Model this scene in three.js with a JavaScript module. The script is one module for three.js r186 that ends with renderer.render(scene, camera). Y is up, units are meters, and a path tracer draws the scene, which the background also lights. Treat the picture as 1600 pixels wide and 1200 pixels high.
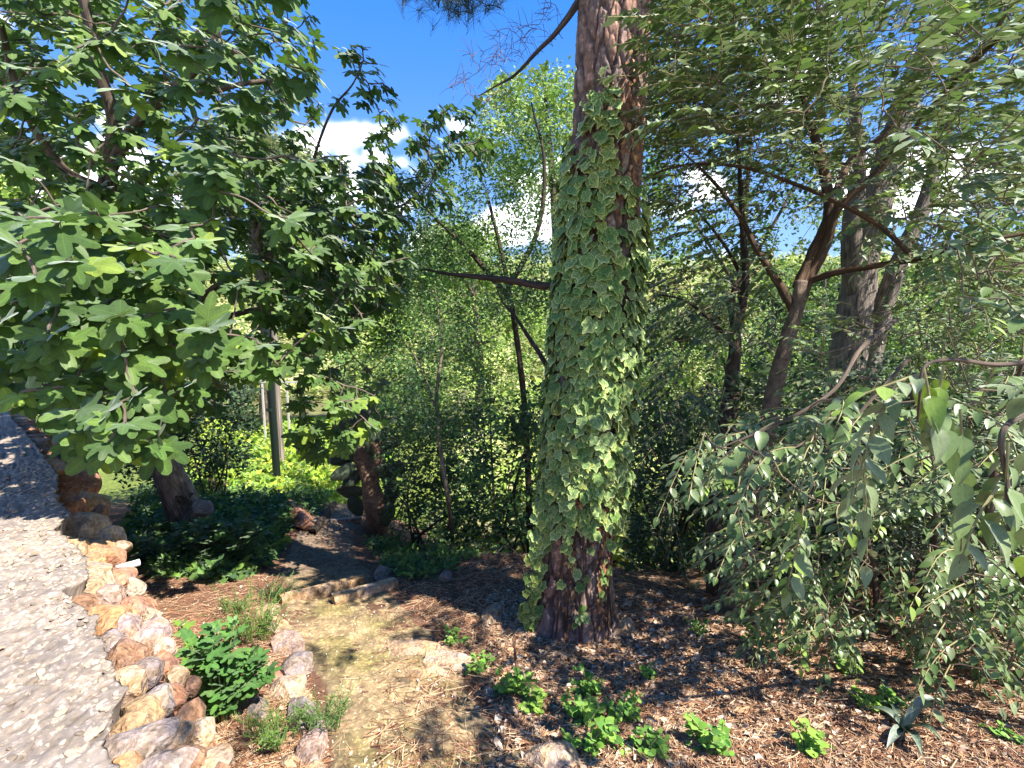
import * as THREE from 'three';
import { mergeGeometries, mergeVertices, toCreasedNormals } from 'three/addons/utils/BufferGeometryUtils.js';
import { ImprovedNoise } from 'three/addons/math/ImprovedNoise.js';

// ------------------------------------------------------------------ camera, sky, sun, exposure
const scene = new THREE.Scene();
const EYE = new THREE.Vector3(0, 1.6, 0), PITCH = 6.5 * Math.PI / 180, FOC = 715;      // focal length in pixels of the 1600 x 1200 photograph
const camera = new THREE.PerspectiveCamera(2 * Math.atan(600 / FOC) * 180 / Math.PI, 4 / 3, 0.05, 600);
camera.position.copy(EYE);
camera.lookAt(EYE.x, EYE.y - Math.sin(PITCH), EYE.z - Math.cos(PITCH));
scene.add(camera);
const renderer = new THREE.WebGLRenderer({ antialias: true });
renderer.setSize(1024, 768);
renderer.toneMapping = THREE.LinearToneMapping;
renderer.toneMappingExposure = 2.95;
renderer.shadowMap.enabled = true;

const N3 = new ImprovedNoise();
const noise = (x, y, z = 0) => N3.noise(x, y, z);
function fbm(x, y, z = 0, o = 4) { let s = 0, a = 0.5; for (let i = 0; i < o; i++) { s += a * noise(x, y, z + i * 7.3); x *= 2.03; y *= 2.03; z *= 2.03; a *= 0.5; } return s; }
const clamp = (x, a = 0, b = 1) => Math.min(b, Math.max(a, x));
const mix = (a, b, t) => a + (b - a) * t;
const smooth = (a, b, x) => { const t = clamp((x - a) / (b - a)); return t * t * (3 - 2 * t); };
function rng(seed) { let s = seed >>> 0; return () => { s = (s + 0x6d2b79f5) | 0; let t = Math.imul(s ^ (s >>> 15), 1 | s); t = (t + Math.imul(t ^ (t >>> 7), 61 | t)) ^ t; return ((t ^ (t >>> 14)) >>> 0) / 4294967296; }; }
const V = (x, y, z) => new THREE.Vector3(x, y, z);

const SUN = V(0.52, 0.8, 0.3).normalize();
const sun = new THREE.DirectionalLight(new THREE.Color(1, 0.94, 0.84), 5);
sun.position.copy(SUN).multiplyScalar(40); sun.castShadow = true;
Object.assign(sun.shadow.camera, { left: -25, right: 25, top: 25, bottom: -25, near: 1, far: 120 });
sun.shadow.mapSize.set(4096, 4096);
scene.add(sun, sun.target);
{
  const W = 1024, H = 512, d = new Float32Array(W * H * 4);
  for (let j = 0; j < H; j++) for (let i = 0; i < W; i++) {
    const el = ((j + 0.5) / H - 0.5) * Math.PI, az = ((i + 0.5) / W - 0.5) * 2 * Math.PI, y = Math.sin(el), c = Math.cos(el), x = c * Math.cos(az), z = c * Math.sin(az);
    const k = Math.pow(1 - clamp(y), 3.2), e = Math.max(el, 0) * 57.3;
    let r = mix(0.007, 0.25, k), g = mix(0.098, 0.39, k), b = mix(0.38, 0.58, k);
    const n = fbm(x * 4.6 + 4.1, y * 8.2 + 1.7, z * 4.6 + 2.2, 7) * 1.15 + 0.5;
    const cov = smooth(26, 13, e) * 0.1 - smooth(22, 31, e) * 0.4 - 0.02;
    const m = smooth(0.53, 0.66, n + cov - 0.06);
    const lit = 1.3 + 0.9 * fbm(x * 9 + 1, y * 12 - 0.35, z * 9, 4);
    r = mix(r, lit * 1.0, m); g = mix(g, lit * 1.0, m); b = mix(b, lit * 1.06, m);
    if (y < 0) { r = mix(r, 0.16, smooth(0, -0.2, y)); g = mix(g, 0.17, smooth(0, -0.2, y)); b = mix(b, 0.1, smooth(0, -0.2, y)); }
    d.set([r, g, b, 1], (j * W + i) * 4);
  }
  const t = new THREE.DataTexture(d, W, H, THREE.RGBAFormat, THREE.FloatType);
  t.mapping = THREE.EquirectangularReflectionMapping; t.magFilter = t.minFilter = THREE.LinearFilter; t.needsUpdate = true;
  scene.background = t; scene.environment = t; scene.backgroundIntensity = 1.0; scene.environmentIntensity = 1.0;
}

// ------------------------------------------------------------------ helpers
const SP = Math.sin(PITCH), CP = Math.cos(PITCH);
function ray(px, py) { const a = (px - 800) / FOC, b = (600 - py) / FOC; return V(a, -SP + b * CP, -CP - b * SP); }
function at(px, py, depth) { const r = ray(px, py); return r.multiplyScalar(depth / -r.z).add(EYE); }                  // a sight line measured off the photograph, at a real depth
function onPlane(px, py, y) { const r = ray(px, py); return r.multiplyScalar((y - EYE.y) / r.y).add(EYE); }
function camDepth(p) { return -(p.y - EYE.y) * SP - (p.z - EYE.z) * CP; }
function camDepthF(p) { const q = p.clone().sub(EYE); return q.y * -SP + q.z * -CP; }
function project(p) { const q = p.clone().sub(EYE), zc = q.y * -SP + q.z * -CP, yc = q.y * CP + q.z * -SP; return [800 + FOC * q.x / zc, 600 - FOC * yc / zc, zc]; }
const used = {};
function numbered(n) { if (used[n] === undefined) { used[n] = 0; return n; } used[n]++; return n + '_' + String(used[n]).padStart(3, '0'); }
function tag(o, label, category, group) { o.userData.label = label; o.userData.category = category; if (group) o.userData.group = group; return o; }
function thing(name, label, category, pos, group) { const o = new THREE.Group(); o.name = numbered(name); if (pos) o.position.copy(pos); scene.add(o); return tag(o, label, category, group); }
// geometry given in world coordinates becomes a part of thing o (o is only ever moved, never turned, when this is used)
function part(name, geo, mat, o, kind) {
  const base = V(0, 0, 0); for (let q = o; q && q !== scene; q = q.parent) base.add(q.position);
  geo.translate(-base.x, -base.y, -base.z);
  const m = new THREE.Mesh(geo, mat); m.name = name; if (kind) m.userData.kind = kind; o.add(m); return m;
}
function struct(name, geo, mat) { const m = new THREE.Mesh(geo, mat); m.name = name; m.userData.kind = 'structure'; scene.add(m); return m; }
function tileNoise(size, cells, seed, oct) {                                        // tileable fractal value noise, 0..1
  const out = new Float32Array(size * size); let amp = 0.5, tot = 0;
  for (let o = 0; o < oct; o++) {
    const [cx, cy] = cells.map((c) => c << o), r = rng(seed + o * 17), L = Float32Array.from({ length: cx * cy }, () => r());
    for (let j = 0; j < size; j++) { const v = j / size * cy, y0 = v | 0, fy = smooth(0, 1, v - y0), y1 = (y0 + 1) % cy;
      for (let i = 0; i < size; i++) { const u = i / size * cx, x0 = u | 0, fx = smooth(0, 1, u - x0), x1 = (x0 + 1) % cx;
        out[j * size + i] += amp * mix(mix(L[y0 * cx + x0], L[y0 * cx + x1], fx), mix(L[y1 * cx + x0], L[y1 * cx + x1], fx), fy); } }
    tot += amp; amp *= 0.55;
  }
  return out.map((x) => x / tot);
}
function tex(size, f, srgb = true, rep = 1) {
  const d = new Uint8Array(size * size * 4);
  for (let j = 0; j < size; j++) for (let i = 0; i < size; i++) { const c = f(j * size + i, i / size, j / size), o = (j * size + i) * 4; d[o] = clamp(c[0]) * 255; d[o + 1] = clamp(c[1]) * 255; d[o + 2] = clamp(c[2]) * 255; d[o + 3] = 255; }
  const t = new THREE.DataTexture(d, size, size); t.wrapS = t.wrapT = THREE.RepeatWrapping; t.magFilter = THREE.LinearFilter; t.minFilter = THREE.LinearMipmapLinearFilter; t.generateMipmaps = true;
  if (srgb) t.colorSpace = THREE.SRGBColorSpace; t.repeat.set(rep, rep); t.needsUpdate = true; return t;
}
const grey = (a) => (k) => [a[k], a[k], a[k]];
const nA = tileNoise(512, [8, 8], 1, 6), nB = tileNoise(512, [40, 40], 2, 4), nC = tileNoise(512, [24, 4], 3, 5), nD = tileNoise(512, [5, 30], 4, 4);
const TX = {
  grain: tex(512, (k) => { const v = 0.55 + 0.45 * (0.5 * nA[k] + 0.5 * nB[k]) + (nB[k] > 0.66 ? 0.18 : 0); return [v, v, v]; }, true),
  grainB: tex(512, grey(nB.map((x, k) => 0.6 * x + 0.4 * nA[k])), false),
  bark: tex(512, (k) => { const v = 0.35 + 0.65 * nC[k] + (nA[k] - 0.5) * 0.5; return [v, v * 0.97, v * 0.94]; }, true),
  barkB: tex(512, grey(nC.map((x, k) => 0.7 * x + 0.3 * nB[k])), false),
  ring: tex(512, (k) => { const v = 0.55 + 0.4 * nD[k] + (nA[k] - 0.5) * 0.45; return [v, v * 0.98, v * 0.95]; }, true),
  ringB: tex(512, grey(nD.map((x, k) => 0.6 * x + 0.4 * nB[k])), false),
};
const lin = (r, g, b) => new THREE.Color().setRGB(r, g, b);
function std(color, o = {}) { return new THREE.MeshStandardMaterial({ color, roughness: 0.95, side: THREE.DoubleSide, ...o }); }
function barkMat(color, o = {}) { return std(color, { map: TX.bark, bumpMap: TX.barkB, bumpScale: 0.008, ...o }); }

// a bent tapering limb through points, radii at the points; uv in metres
function limb(pts, radii, o = {}) {
  const { seg = 10, rad = 8, bump = 0.08, seed = 0, uvs = 2, cap = true } = o;
  const curve = new THREE.CatmullRomCurve3(pts, false, 'centripetal'), n = Math.max(2, seg * (pts.length - 1));
  const P = [], U = [], I = []; let nrm = null, len = 0, prev = null;
  for (let i = 0; i <= n; i++) {
    const t = i / n, p = curve.getPoint(t), tan = curve.getTangent(t), f = t * (radii.length - 1), k = Math.min(radii.length - 2, f | 0), r = mix(radii[k], radii[k + 1], f - k);
    if (!nrm) { nrm = Math.abs(tan.y) > 0.9 ? V(1, 0, 0) : V(0, 1, 0); }
    nrm.addScaledVector(tan, -nrm.dot(tan)).normalize();
    const bin = tan.clone().cross(nrm); if (prev) len += p.distanceTo(prev); prev = p;
    for (let j = 0; j <= rad; j++) {
      const a = j / rad * Math.PI * 2, dx = Math.cos(a), dy = Math.sin(a);
      const rr = r * (1 + bump * 2 * noise(dx * 1.3 + seed, dy * 1.3, len * (0.8 / Math.max(r, 0.02)) * 0.4 + seed));
      P.push(p.x + rr * (nrm.x * dx + bin.x * dy), p.y + rr * (nrm.y * dx + bin.y * dy), p.z + rr * (nrm.z * dx + bin.z * dy));
      U.push(j / rad * uvs * Math.max(1, Math.round(r * 12)), len * uvs);
      if (i < n && j < rad) { const q = i * (rad + 1) + j; I.push(q, q + rad + 1, q + 1, q + 1, q + rad + 1, q + rad + 2); }
    }
  }
  if (cap) { const b = n * (rad + 1), c = P.length / 3, e = pts[pts.length - 1]; P.push(e.x, e.y, e.z); U.push(0, 0); for (let j = 0; j < rad; j++) I.push(b + j, c, b + j + 1); }
  const g = new THREE.BufferGeometry();
  g.setAttribute('position', new THREE.Float32BufferAttribute(P, 3)); g.setAttribute('uv', new THREE.Float32BufferAttribute(U, 2)); g.setIndex(I); g.computeVertexNormals();
  return g;
}
// grid sheet: f(i, j) -> [x, y, z, u, v, r, g, b]
function sheet(nx, ny, f) {
  const P = new Float32Array(nx * ny * 3), U = new Float32Array(nx * ny * 2), C = new Float32Array(nx * ny * 3), I = [];
  for (let j = 0; j < ny; j++) for (let i = 0; i < nx; i++) {
    const v = f(i, j), k = j * nx + i; P.set(v.slice(0, 3), k * 3); U.set(v.slice(3, 5), k * 2); C.set(v.slice(5, 8), k * 3);
    if (i < nx - 1 && j < ny - 1) I.push(k, k + 1, k + nx, k + 1, k + nx + 1, k + nx);
  }
  const g = new THREE.BufferGeometry();
  g.setAttribute('position', new THREE.BufferAttribute(P, 3)); g.setAttribute('uv', new THREE.BufferAttribute(U, 2)); g.setAttribute('color', new THREE.BufferAttribute(C, 3)); g.setIndex(I); g.computeVertexNormals();
  return g;
}

// ------------------------------------------------------------------ leaves (tip along +y, upper face +z, origin where the stalk starts)
function polarLeaf(rf, segs, stalk, cup, o = {}) {
  const { span = 165, wave = 0, droop = 0.12, lobes = 5, rim = null } = o, P = [], U = [], I = [], rings = rim ? [0.5, 0.82, 1] : [0.5, 1], K = [];
  const put = (x, y, edge) => { P.push(x, y + stalk, cup * x * x * 1.4 - droop * y * Math.abs(y) + wave * edge * Math.sin(Math.atan2(x, y) * lobes)); U.push(x * 0.5 + 0.5, y * 0.66 + 0.3); K.push(...(edge > 0.9 && rim ? rim : [1, 1, 1])); };
  put(0, 0, 0);
  for (const t of rings) for (let i = 0; i <= segs; i++) { const a = (i / segs * 2 - 1) * span, r = rf(a) * t, A = a * Math.PI / 180; put(Math.sin(A) * r, Math.cos(A) * r, t); }
  for (let i = 0; i < segs; i++) { I.push(0, 2 + i, 1 + i); for (let q = 0; q < rings.length - 1; q++) { const a = 1 + q * (segs + 1) + i, b = a + segs + 1; I.push(a, a + 1, b, a + 1, b + 1, b); } }
  const k = P.length / 3, w = 0.014; P.push(-w, 0, 0, w, 0, 0, -w, stalk + 0.05, 0.01, w, stalk + 0.05, 0.01); U.push(0.5, 0.32, 0.5, 0.32, 0.5, 0.32, 0.5, 0.32); for (let q = 0; q < 12; q++) K.push(1); I.push(k, k + 1, k + 2, k + 1, k + 3, k + 2);
  const g = new THREE.BufferGeometry(); g.setAttribute('position', new THREE.Float32BufferAttribute(P, 3)); g.setAttribute('uv', new THREE.Float32BufferAttribute(U, 2)); if (rim) g.setAttribute('color', new THREE.Float32BufferAttribute(K, 3)); g.setIndex(I); g.computeVertexNormals(); return g;
}
function lobed(lobes, disc) {                                                        // union of lobes seen from the stalk
  return (a) => { let r = disc * (1 - 0.25 * smooth(120, 170, Math.abs(a)));
    for (const [dir, L, w] of lobes) { const d = (a - dir) * Math.PI / 180, c = 0.6 * L, sa = 0.42 * L, x = Math.cos(d), y = Math.sin(d); if (x <= 0) continue;
      const A = x * x / (sa * sa) + y * y / (w * w), B = -2 * x * c / (sa * sa), C = c * c / (sa * sa) - 1, D = B * B - 4 * A * C; if (D > 0) r = Math.max(r, (-B + Math.sqrt(D)) / (2 * A)); }
    return r; };
}
function pointed(list) { return (a) => { a = Math.abs(a); for (let i = 0; i < list.length - 1; i++) if (a <= list[i + 1][0]) return mix(list[i][1], list[i + 1][1], (a - list[i][0]) / (list[i + 1][0] - list[i][0])); return list[list.length - 1][1]; }; }
function bladeLeaf(w, stalk, o = {}) {                                                // ovate blade with a point, folded along its midrib
  const { n = 6, fold = 0.25, droop = 0.22, peak = 0.35, sharp = 1.1 } = o, P = [], U = [], I = [];
  for (let i = 0; i <= n; i++) { const t = i / n, h = w * Math.pow(Math.sin(Math.PI * Math.pow(t, Math.log(0.5) / Math.log(peak))), 0.9) * (t > 0.75 ? Math.pow((1 - t) / 0.25, sharp - 1) : 1), z = -droop * t * t;
    for (const s of [-1, 0, 1]) { P.push(s * h, stalk + t * (1 - stalk), z + (s ? fold * h : 0)); U.push(0.5 + s * 0.5 * h / w, t); }
    if (i < n) { const k = i * 3; I.push(k, k + 1, k + 3, k + 1, k + 4, k + 3, k + 1, k + 2, k + 4, k + 2, k + 5, k + 4); } }
  const k = P.length / 3, e = 0.012; P.push(-e, 0, 0, e, 0, 0, 0, stalk + 0.04, 0.004); U.push(0.5, 0.1, 0.5, 0.1, 0.5, 0.2); I.push(k, k + 1, k + 2);
  const g = new THREE.BufferGeometry(); g.setAttribute('position', new THREE.Float32BufferAttribute(P, 3)); g.setAttribute('uv', new THREE.Float32BufferAttribute(U, 2)); g.setIndex(I); g.computeVertexNormals(); return g;
}
const figRF = [lobed([[0, 1, 0.21], [47, 0.86, 0.17], [-47, 0.86, 0.17], [98, 0.5, 0.16], [-98, 0.5, 0.16]], 0.3), lobed([[0, 1, 0.25], [50, 0.76, 0.22], [-48, 0.8, 0.2], [100, 0.46, 0.2], [-100, 0.46, 0.2]], 0.36), lobed([[0, 0.98, 0.3], [42, 0.7, 0.24], [-42, 0.72, 0.24], [95, 0.5, 0.26], [-95, 0.5, 0.26]], 0.42)];
const RIM = [3.0, 2.3, 2.9], GEO = {
  fig: [polarLeaf(figRF[0], 44, 0.34, -0.12, { wave: 0.02, droop: 0.2 }), polarLeaf(figRF[1], 40, 0.3, 0.14, { wave: 0.03, droop: 0.14 }), polarLeaf(figRF[2], 36, 0.32, -0.06, { wave: 0.025, droop: 0.28 }), polarLeaf(figRF[0], 44, 0.4, 0.18, { wave: 0.03, droop: 0.06 })],
  ivy: [polarLeaf(pointed([[0, 1], [20, 0.66], [45, 0.74], [68, 0.5], [104, 0.55], [140, 0.4], [165, 0.14]]), 32, 0.25, 0.12, { droop: 0.15, wave: 0.015, rim: RIM }), polarLeaf(pointed([[0, 0.95], [24, 0.7], [48, 0.66], [75, 0.52], [110, 0.5], [145, 0.38], [165, 0.16]]), 30, 0.3, -0.1, { droop: 0.2, wave: 0.02, rim: RIM }), polarLeaf(pointed([[0, 1.05], [16, 0.58], [50, 0.8], [72, 0.44], [108, 0.5], [165, 0.14]]), 30, 0.2, 0.2, { droop: 0.1, rim: RIM })],
  heart: [polarLeaf(pointed([[0, 1], [12, 0.86], [35, 0.74], [70, 0.6], [110, 0.5], [140, 0.46], [165, 0.3]]), 24, 0.45, 0.15, { droop: 0.12 })],
  oval: [bladeLeaf(0.235, 0.1, { n: 7, droop: 0.16 }), bladeLeaf(0.21, 0.12, { n: 7, droop: 0.34, fold: 0.4 }), bladeLeaf(0.26, 0.08, { n: 6, droop: 0.05, fold: 0.15 })],
};
const veinTex = (draw, base = '#d8d8d0') => { const c = document.createElement('canvas'); c.width = c.height = 256; const x = c.getContext('2d'); x.fillStyle = base; x.fillRect(0, 0, 256, 256); draw(x); const t = new THREE.CanvasTexture(c); t.colorSpace = THREE.SRGBColorSpace; t.magFilter = THREE.LinearFilter; return t; };
const mottle = (x, seed, n = 500, a = 0.1) => { const r = rng(seed); for (let i = 0; i < n; i++) { x.fillStyle = `rgba(${r() < 0.5 ? '90,100,70' : '255,255,235'},${a * r()})`; x.beginPath(); x.ellipse(r() * 256, r() * 256, 3 + r() * 16, 3 + r() * 10, r() * 3, 0, 7); x.fill(); } };
const figTex = veinTex((x) => { mottle(x, 5); x.lineCap = 'round'; const bx = 128, by = 256 * 0.7;
  for (const [a, L] of [[0, 150], [47, 130], [-47, 130], [98, 80], [-98, 80]]) { const A = a * Math.PI / 180, dx = Math.sin(A), dy = -Math.cos(A); x.strokeStyle = '#fdfde0'; x.lineWidth = 4.5; x.beginPath(); x.moveTo(bx, by); x.lineTo(bx + dx * L, by + dy * L); x.stroke(); x.lineWidth = 1.6; x.strokeStyle = 'rgba(253,253,215,.75)';
    for (let k = 1; k < 7; k++) for (const s of [-1, 1]) { const q = k / 7 * L, B = A + s * 0.9; x.beginPath(); x.moveTo(bx + dx * q, by + dy * q); x.lineTo(bx + dx * q + Math.sin(B) * 28, by + dy * q - Math.cos(B) * 28); x.stroke(); } } });
const ivyTex = veinTex((x) => { const g = x.createRadialGradient(128, 150, 20, 128, 150, 135); g.addColorStop(0, '#7f9a76'); g.addColorStop(0.62, '#93ab84'); g.addColorStop(1, '#a6ba92'); x.fillStyle = g; x.fillRect(0, 0, 256, 256); mottle(x, 9, 400, 0.22);
  x.strokeStyle = 'rgba(235,240,205,.8)'; for (const a of [0, 46, -46, 104, -104]) { const A = a * Math.PI / 180; x.lineWidth = 3; x.beginPath(); x.moveTo(128, 179); x.lineTo(128 + Math.sin(A) * 110, 179 - Math.cos(A) * 120); x.stroke(); } }, '#a5b796');
const ovalTex = veinTex((x) => { mottle(x, 13); x.strokeStyle = '#f4f5dc'; x.lineWidth = 5; x.beginPath(); x.moveTo(128, 256); x.lineTo(128, 0); x.stroke(); x.lineWidth = 2; x.strokeStyle = 'rgba(244,245,214,.65)'; for (let k = 0; k < 8; k++) for (const s of [-1, 1]) { x.beginPath(); x.moveTo(128, 250 - k * 30); x.quadraticCurveTo(128 + s * 60, 225 - k * 30, 128 + s * 125, 180 - k * 30); x.stroke(); } });
function leafMat(color, o = {}) { const { trans = 0.38, coat = 0.35, map = null, rough = 0.92, coatRough = 0.4, vertexColors = false } = o; return new THREE.MeshPhysicalMaterial({ color, map, vertexColors, roughness: rough, transmission: trans, thickness: 0, ior: 1.35, clearcoat: coat, clearcoatRoughness: coatRough, side: THREE.DoubleSide }); }

function pose(pos, y, zHint, s) {                                                     // matrix of a leaf
  const Y = y.clone().normalize(), Z = zHint.clone().addScaledVector(Y, -zHint.dot(Y)); if (Z.lengthSq() < 1e-6) Z.set(Y.y, -Y.x, 0.01); Z.normalize();
  const X = Y.clone().cross(Z), m = new THREE.Matrix4().makeBasis(X, Y, Z); m.scale(typeof s === 'number' ? V(s, s, s) : s); return m.setPosition(pos);
}
// leaves: [{m, size}] in world axes; the largest in view become single parts, the rest one instanced part
function putLeaves(o, leaves, geos, mats, tint, seed, keep = 300, name = 'leaf') {
  const r = rng(seed), p = V(0, 0, 0);
  for (const l of leaves) { p.setFromMatrixPosition(l.m); const [x, y, z] = project(p); l.score = z > 0.15 && x > -20 && x < 1620 && y > -20 && y < 1220 ? l.size / z : 0; }
  const order = leaves.slice().sort((a, b) => b.score - a.score), off = new THREE.Matrix4().makeTranslation(-o.position.x, -o.position.y, -o.position.z);
  let n = 0; while (n < keep && n < order.length && order[n].score * FOC > 9) n++;
  for (let i = 0; i < n; i++) { const l = order[i], m = new THREE.Mesh(geos[(r() * geos.length) | 0], mats[l.k !== undefined ? l.k : (r() * mats.length) | 0]); m.name = name; off.clone().multiply(l.m).decompose(m.position, m.quaternion, m.scale); o.add(m); }
  const rest = order.slice(n); if (!rest.length) return;
  const im = new THREE.InstancedMesh(geos[0], tint.mat, rest.length), c = new THREE.Color();
  rest.forEach((l, i) => { im.setMatrixAt(i, off.clone().multiply(l.m)); const a = tint.colors[l.k !== undefined ? Math.min(l.k, tint.colors.length - 1) : (r() * tint.colors.length) | 0], f = 0.75 + 0.5 * r(); im.setColorAt(i, c.setRGB(a.r * f, a.g * f, a.b * f)); });
  im.name = 'foliage'; im.userData.kind = 'stuff'; o.add(im); return im;
}
function palette(colors, o) { const map = o && o.map || null; return { mats: colors.map((c) => leafMat(c, o)), tint: { mat: leafMat(lin(1, 1, 1), { ...o, map }), colors } }; }
// twigs grown from a skeleton of nodes to targets, nearest first; returns merged geometry
function growTwigs(nodes, targets, r0, r1, seed, sag = 0.06, maxLen = 9) {
  const r = rng(seed), G = [], near = (t) => { let b = null, d = 1e9; for (const q of nodes) { const e = q.distanceToSquared(t); if (e < d) { d = e; b = q; } } return [b, Math.sqrt(d)]; };
  const list = targets.map((t) => [t, near(t)[1]]).sort((a, b) => a[1] - b[1]);
  for (const [t] of list) {
    const [b, d] = near(t); if (d > maxLen || d < 0.01) continue;
    const w = Math.min(0.12, d * 0.14), mid = b.clone().lerp(t, 0.5).add(V((r() - 0.5) * w, (r() - 0.3) * w - sag * d, (r() - 0.5) * w)), m2 = b.clone().lerp(t, 0.78).add(V((r() - 0.5) * w * 0.6, (r() - 0.5) * w * 0.6, (r() - 0.5) * w * 0.6));
    const k = clamp(d / 0.8, 0.5, 1.6);
    G.push(limb([b.clone(), mid, m2, t.clone()], [r0 * k, r0 * 0.8 * k, mix(r0, r1, 0.7), r1], { seg: 3, rad: 5, bump: 0.05, seed: r() * 50, uvs: 3 }));
    nodes.push(mid, m2, t.clone());
  }
  return G.length ? mergeGeometries(G) : null;
}
function nodesOf(list, step = 0.12) { const out = []; for (const pts of list) { const c = new THREE.CatmullRomCurve3(pts, false, 'centripetal'), L = c.getLength(), n = Math.max(2, Math.ceil(L / step)); for (let i = Math.ceil(n * 0.2); i <= n; i++) out.push(c.getPoint(i / n)); } return out; }
function inPoly(x, y, p) { let c = false; for (let i = 0, j = p.length - 1; i < p.length; j = i++) if ((p[i][1] > y) !== (p[j][1] > y) && x < (p[j][0] - p[i][0]) * (y - p[i][1]) / (p[j][1] - p[i][1]) + p[i][0]) c = !c; return c; }
function scatter(poly, d0, d1, n, seed, gap = 0) {                                    // points spread through the space that a stretch of the view covers between two depths
  const r = rng(seed), out = [], xs = poly.map((p) => p[0]), ys = poly.map((p) => p[1]), x0 = Math.min(...xs), x1 = Math.max(...xs), y0 = Math.min(...ys), y1 = Math.max(...ys);
  for (let k = 0; out.length < n && k < n * 60; k++) { const x = mix(x0, x1, r()), y = mix(y0, y1, r()); if (!inPoly(x, y, poly)) continue; const p = at(x, y, Math.sqrt(mix(d0 * d0, d1 * d1, r()))); if (gap && out.some((q) => q.distanceToSquared(p) < gap * gap)) continue; out.push(p); }
  return out;
}
function rosette(out, pos, axis, n, size, r, droop = 0.45, k, face = 0.35) {                        // leaves round a shoot tip
  const ref = Math.abs(axis.y) > 0.8 ? V(1, 0, 0) : V(0, 1, 0), a1 = axis.clone().cross(ref).normalize(), a2 = axis.clone().cross(a1); let f = r() * 6.28;
  for (let i = 0; i < n; i++) { f += 2.4 + (r() - 0.5) * 0.5; const A = mix(0.55, 1.65, i / n) + (r() - 0.5) * 0.3, d = axis.clone().multiplyScalar(Math.cos(A)).addScaledVector(a1, Math.sin(A) * Math.cos(f)).addScaledVector(a2, Math.sin(A) * Math.sin(f));
    d.y -= droop * (0.6 + 0.8 * r()); d.normalize(); const s = size * (0.62 + 0.5 * r()) * (0.75 + 0.25 * i / n), up = V((r() - 0.5) * 0.8, 0.75, (r() - 0.5) * 0.8).addScaledVector(axis, face).addScaledVector(d, 0.3);
    out.push({ m: pose(pos.clone().addScaledVector(axis, -0.012 * i), d, up, s), size: s, k: typeof k === 'function' ? k(i) : k }); }
}
function spray(out, twigs, start, dir, len, n, size, r, o = {}) {                      // arching twig with leaves on both sides
  const { sag = 0.5, rad = 0.003, k, hang = 0.35 } = o, side0 = dir.clone().cross(V(0, 1, 0)).normalize(), wob = V((r() - 0.5) * 0.3, (r() - 0.5) * 0.2, (r() - 0.5) * 0.3).multiplyScalar(len);
  const P = (t) => start.clone().addScaledVector(dir, len * t).addScaledVector(wob, t * (1 - t) * 2).add(V(0, -sag * len * t * t, 0)), pts = [0, 0.33, 0.66, 1].map(P);
  if (twigs) twigs.push(limb(pts, [rad, rad * 0.8, rad * 0.6, rad * 0.35], { seg: 2, rad: 4, bump: 0, uvs: 3 }));
  for (let i = 0; i < n; i++) { const t = 0.12 + 0.88 * (i + r() * 0.5) / n, p = P(t), tan = P(Math.min(1, t + 0.05)).sub(P(t - 0.05)).normalize(), s = (i % 2 ? 1 : -1), d = tan.clone().multiplyScalar(0.55 + 0.5 * r()).addScaledVector(side0, s * (0.7 + 0.4 * r()));
    d.y -= hang * (0.4 + r()); if (i === n - 1) d.copy(tan); const z = size * (0.6 + 0.55 * r()) * (t > 0.85 ? 0.75 : 1);
    out.push({ m: pose(p, d, V((r() - 0.5) * 0.9, 1, (r() - 0.5) * 0.9), z), size: z, k: typeof k === 'function' ? k(t) : k }); }
}
// a small twig of n leaves as one cheap geometry, for trees whose leaves are too small to tell apart
function sprigGeo(n, L, leaf, seed, spread = 1) {
  const r = rng(seed), P = [], I = [], Nn = [];
  for (let i = 0; i < n; i++) { const t = i / n, c = V((r() - 0.5) * spread * 0.5, t * L - L * 0.5, (r() - 0.5) * spread * 0.5), a = r() * 6.28, e = (r() - 0.35) * 1.2, y = V(Math.cos(a) * Math.cos(e), Math.sin(e), Math.sin(a) * Math.cos(e)), m = pose(c, y, V((r() - 0.5) * 1.2, 1, (r() - 0.5) * 1.2), leaf * (0.7 + 0.6 * r()));
    const k = P.length / 3; for (const q of [[0, 0, 0], [-0.26, 0.45, 0.06], [0.26, 0.45, 0.06], [0, 1, -0.1]]) { const v = V(...q).applyMatrix4(m); P.push(v.x, v.y, v.z); } I.push(k, k + 2, k + 1, k + 1, k + 2, k + 3); }
  const g = new THREE.BufferGeometry(); g.setAttribute('position', new THREE.Float32BufferAttribute(P, 3)); g.setIndex(I); g.computeVertexNormals(); return g;
}
const SPRIG = sprigGeo(16, 0.26, 0.055, 71, 0.26), SPRIGS = sprigGeo(22, 0.22, 0.034, 72, 0.24), CLUMP = sprigGeo(70, 0.8, 0.16, 73, 1.3);
function putSprigs(o, pts, geo, mat, colors, seed, s0, s1, sky = 0.4) {
  const r = rng(seed), im = new THREE.InstancedMesh(geo, mat, pts.length), c = new THREE.Color(), e = new THREE.Euler(), q = new THREE.Quaternion();
  pts.forEach((p, i) => { q.setFromEuler(e.set((r() - 0.5) * 2.2, r() * 6.28, (r() - 0.5) * 2.2)); const s = mix(s0, s1, r()); im.setMatrixAt(i, new THREE.Matrix4().compose(p.clone().sub(o.position), q, V(s, s, s))); const a = colors[(r() * colors.length) | 0], f = 0.7 + 0.6 * r(); im.setColorAt(i, c.setRGB(a.r * f, a.g * f, a.b * f)); });
  im.name = 'foliage'; im.userData.kind = 'stuff'; o.add(im); return im;
}

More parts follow.
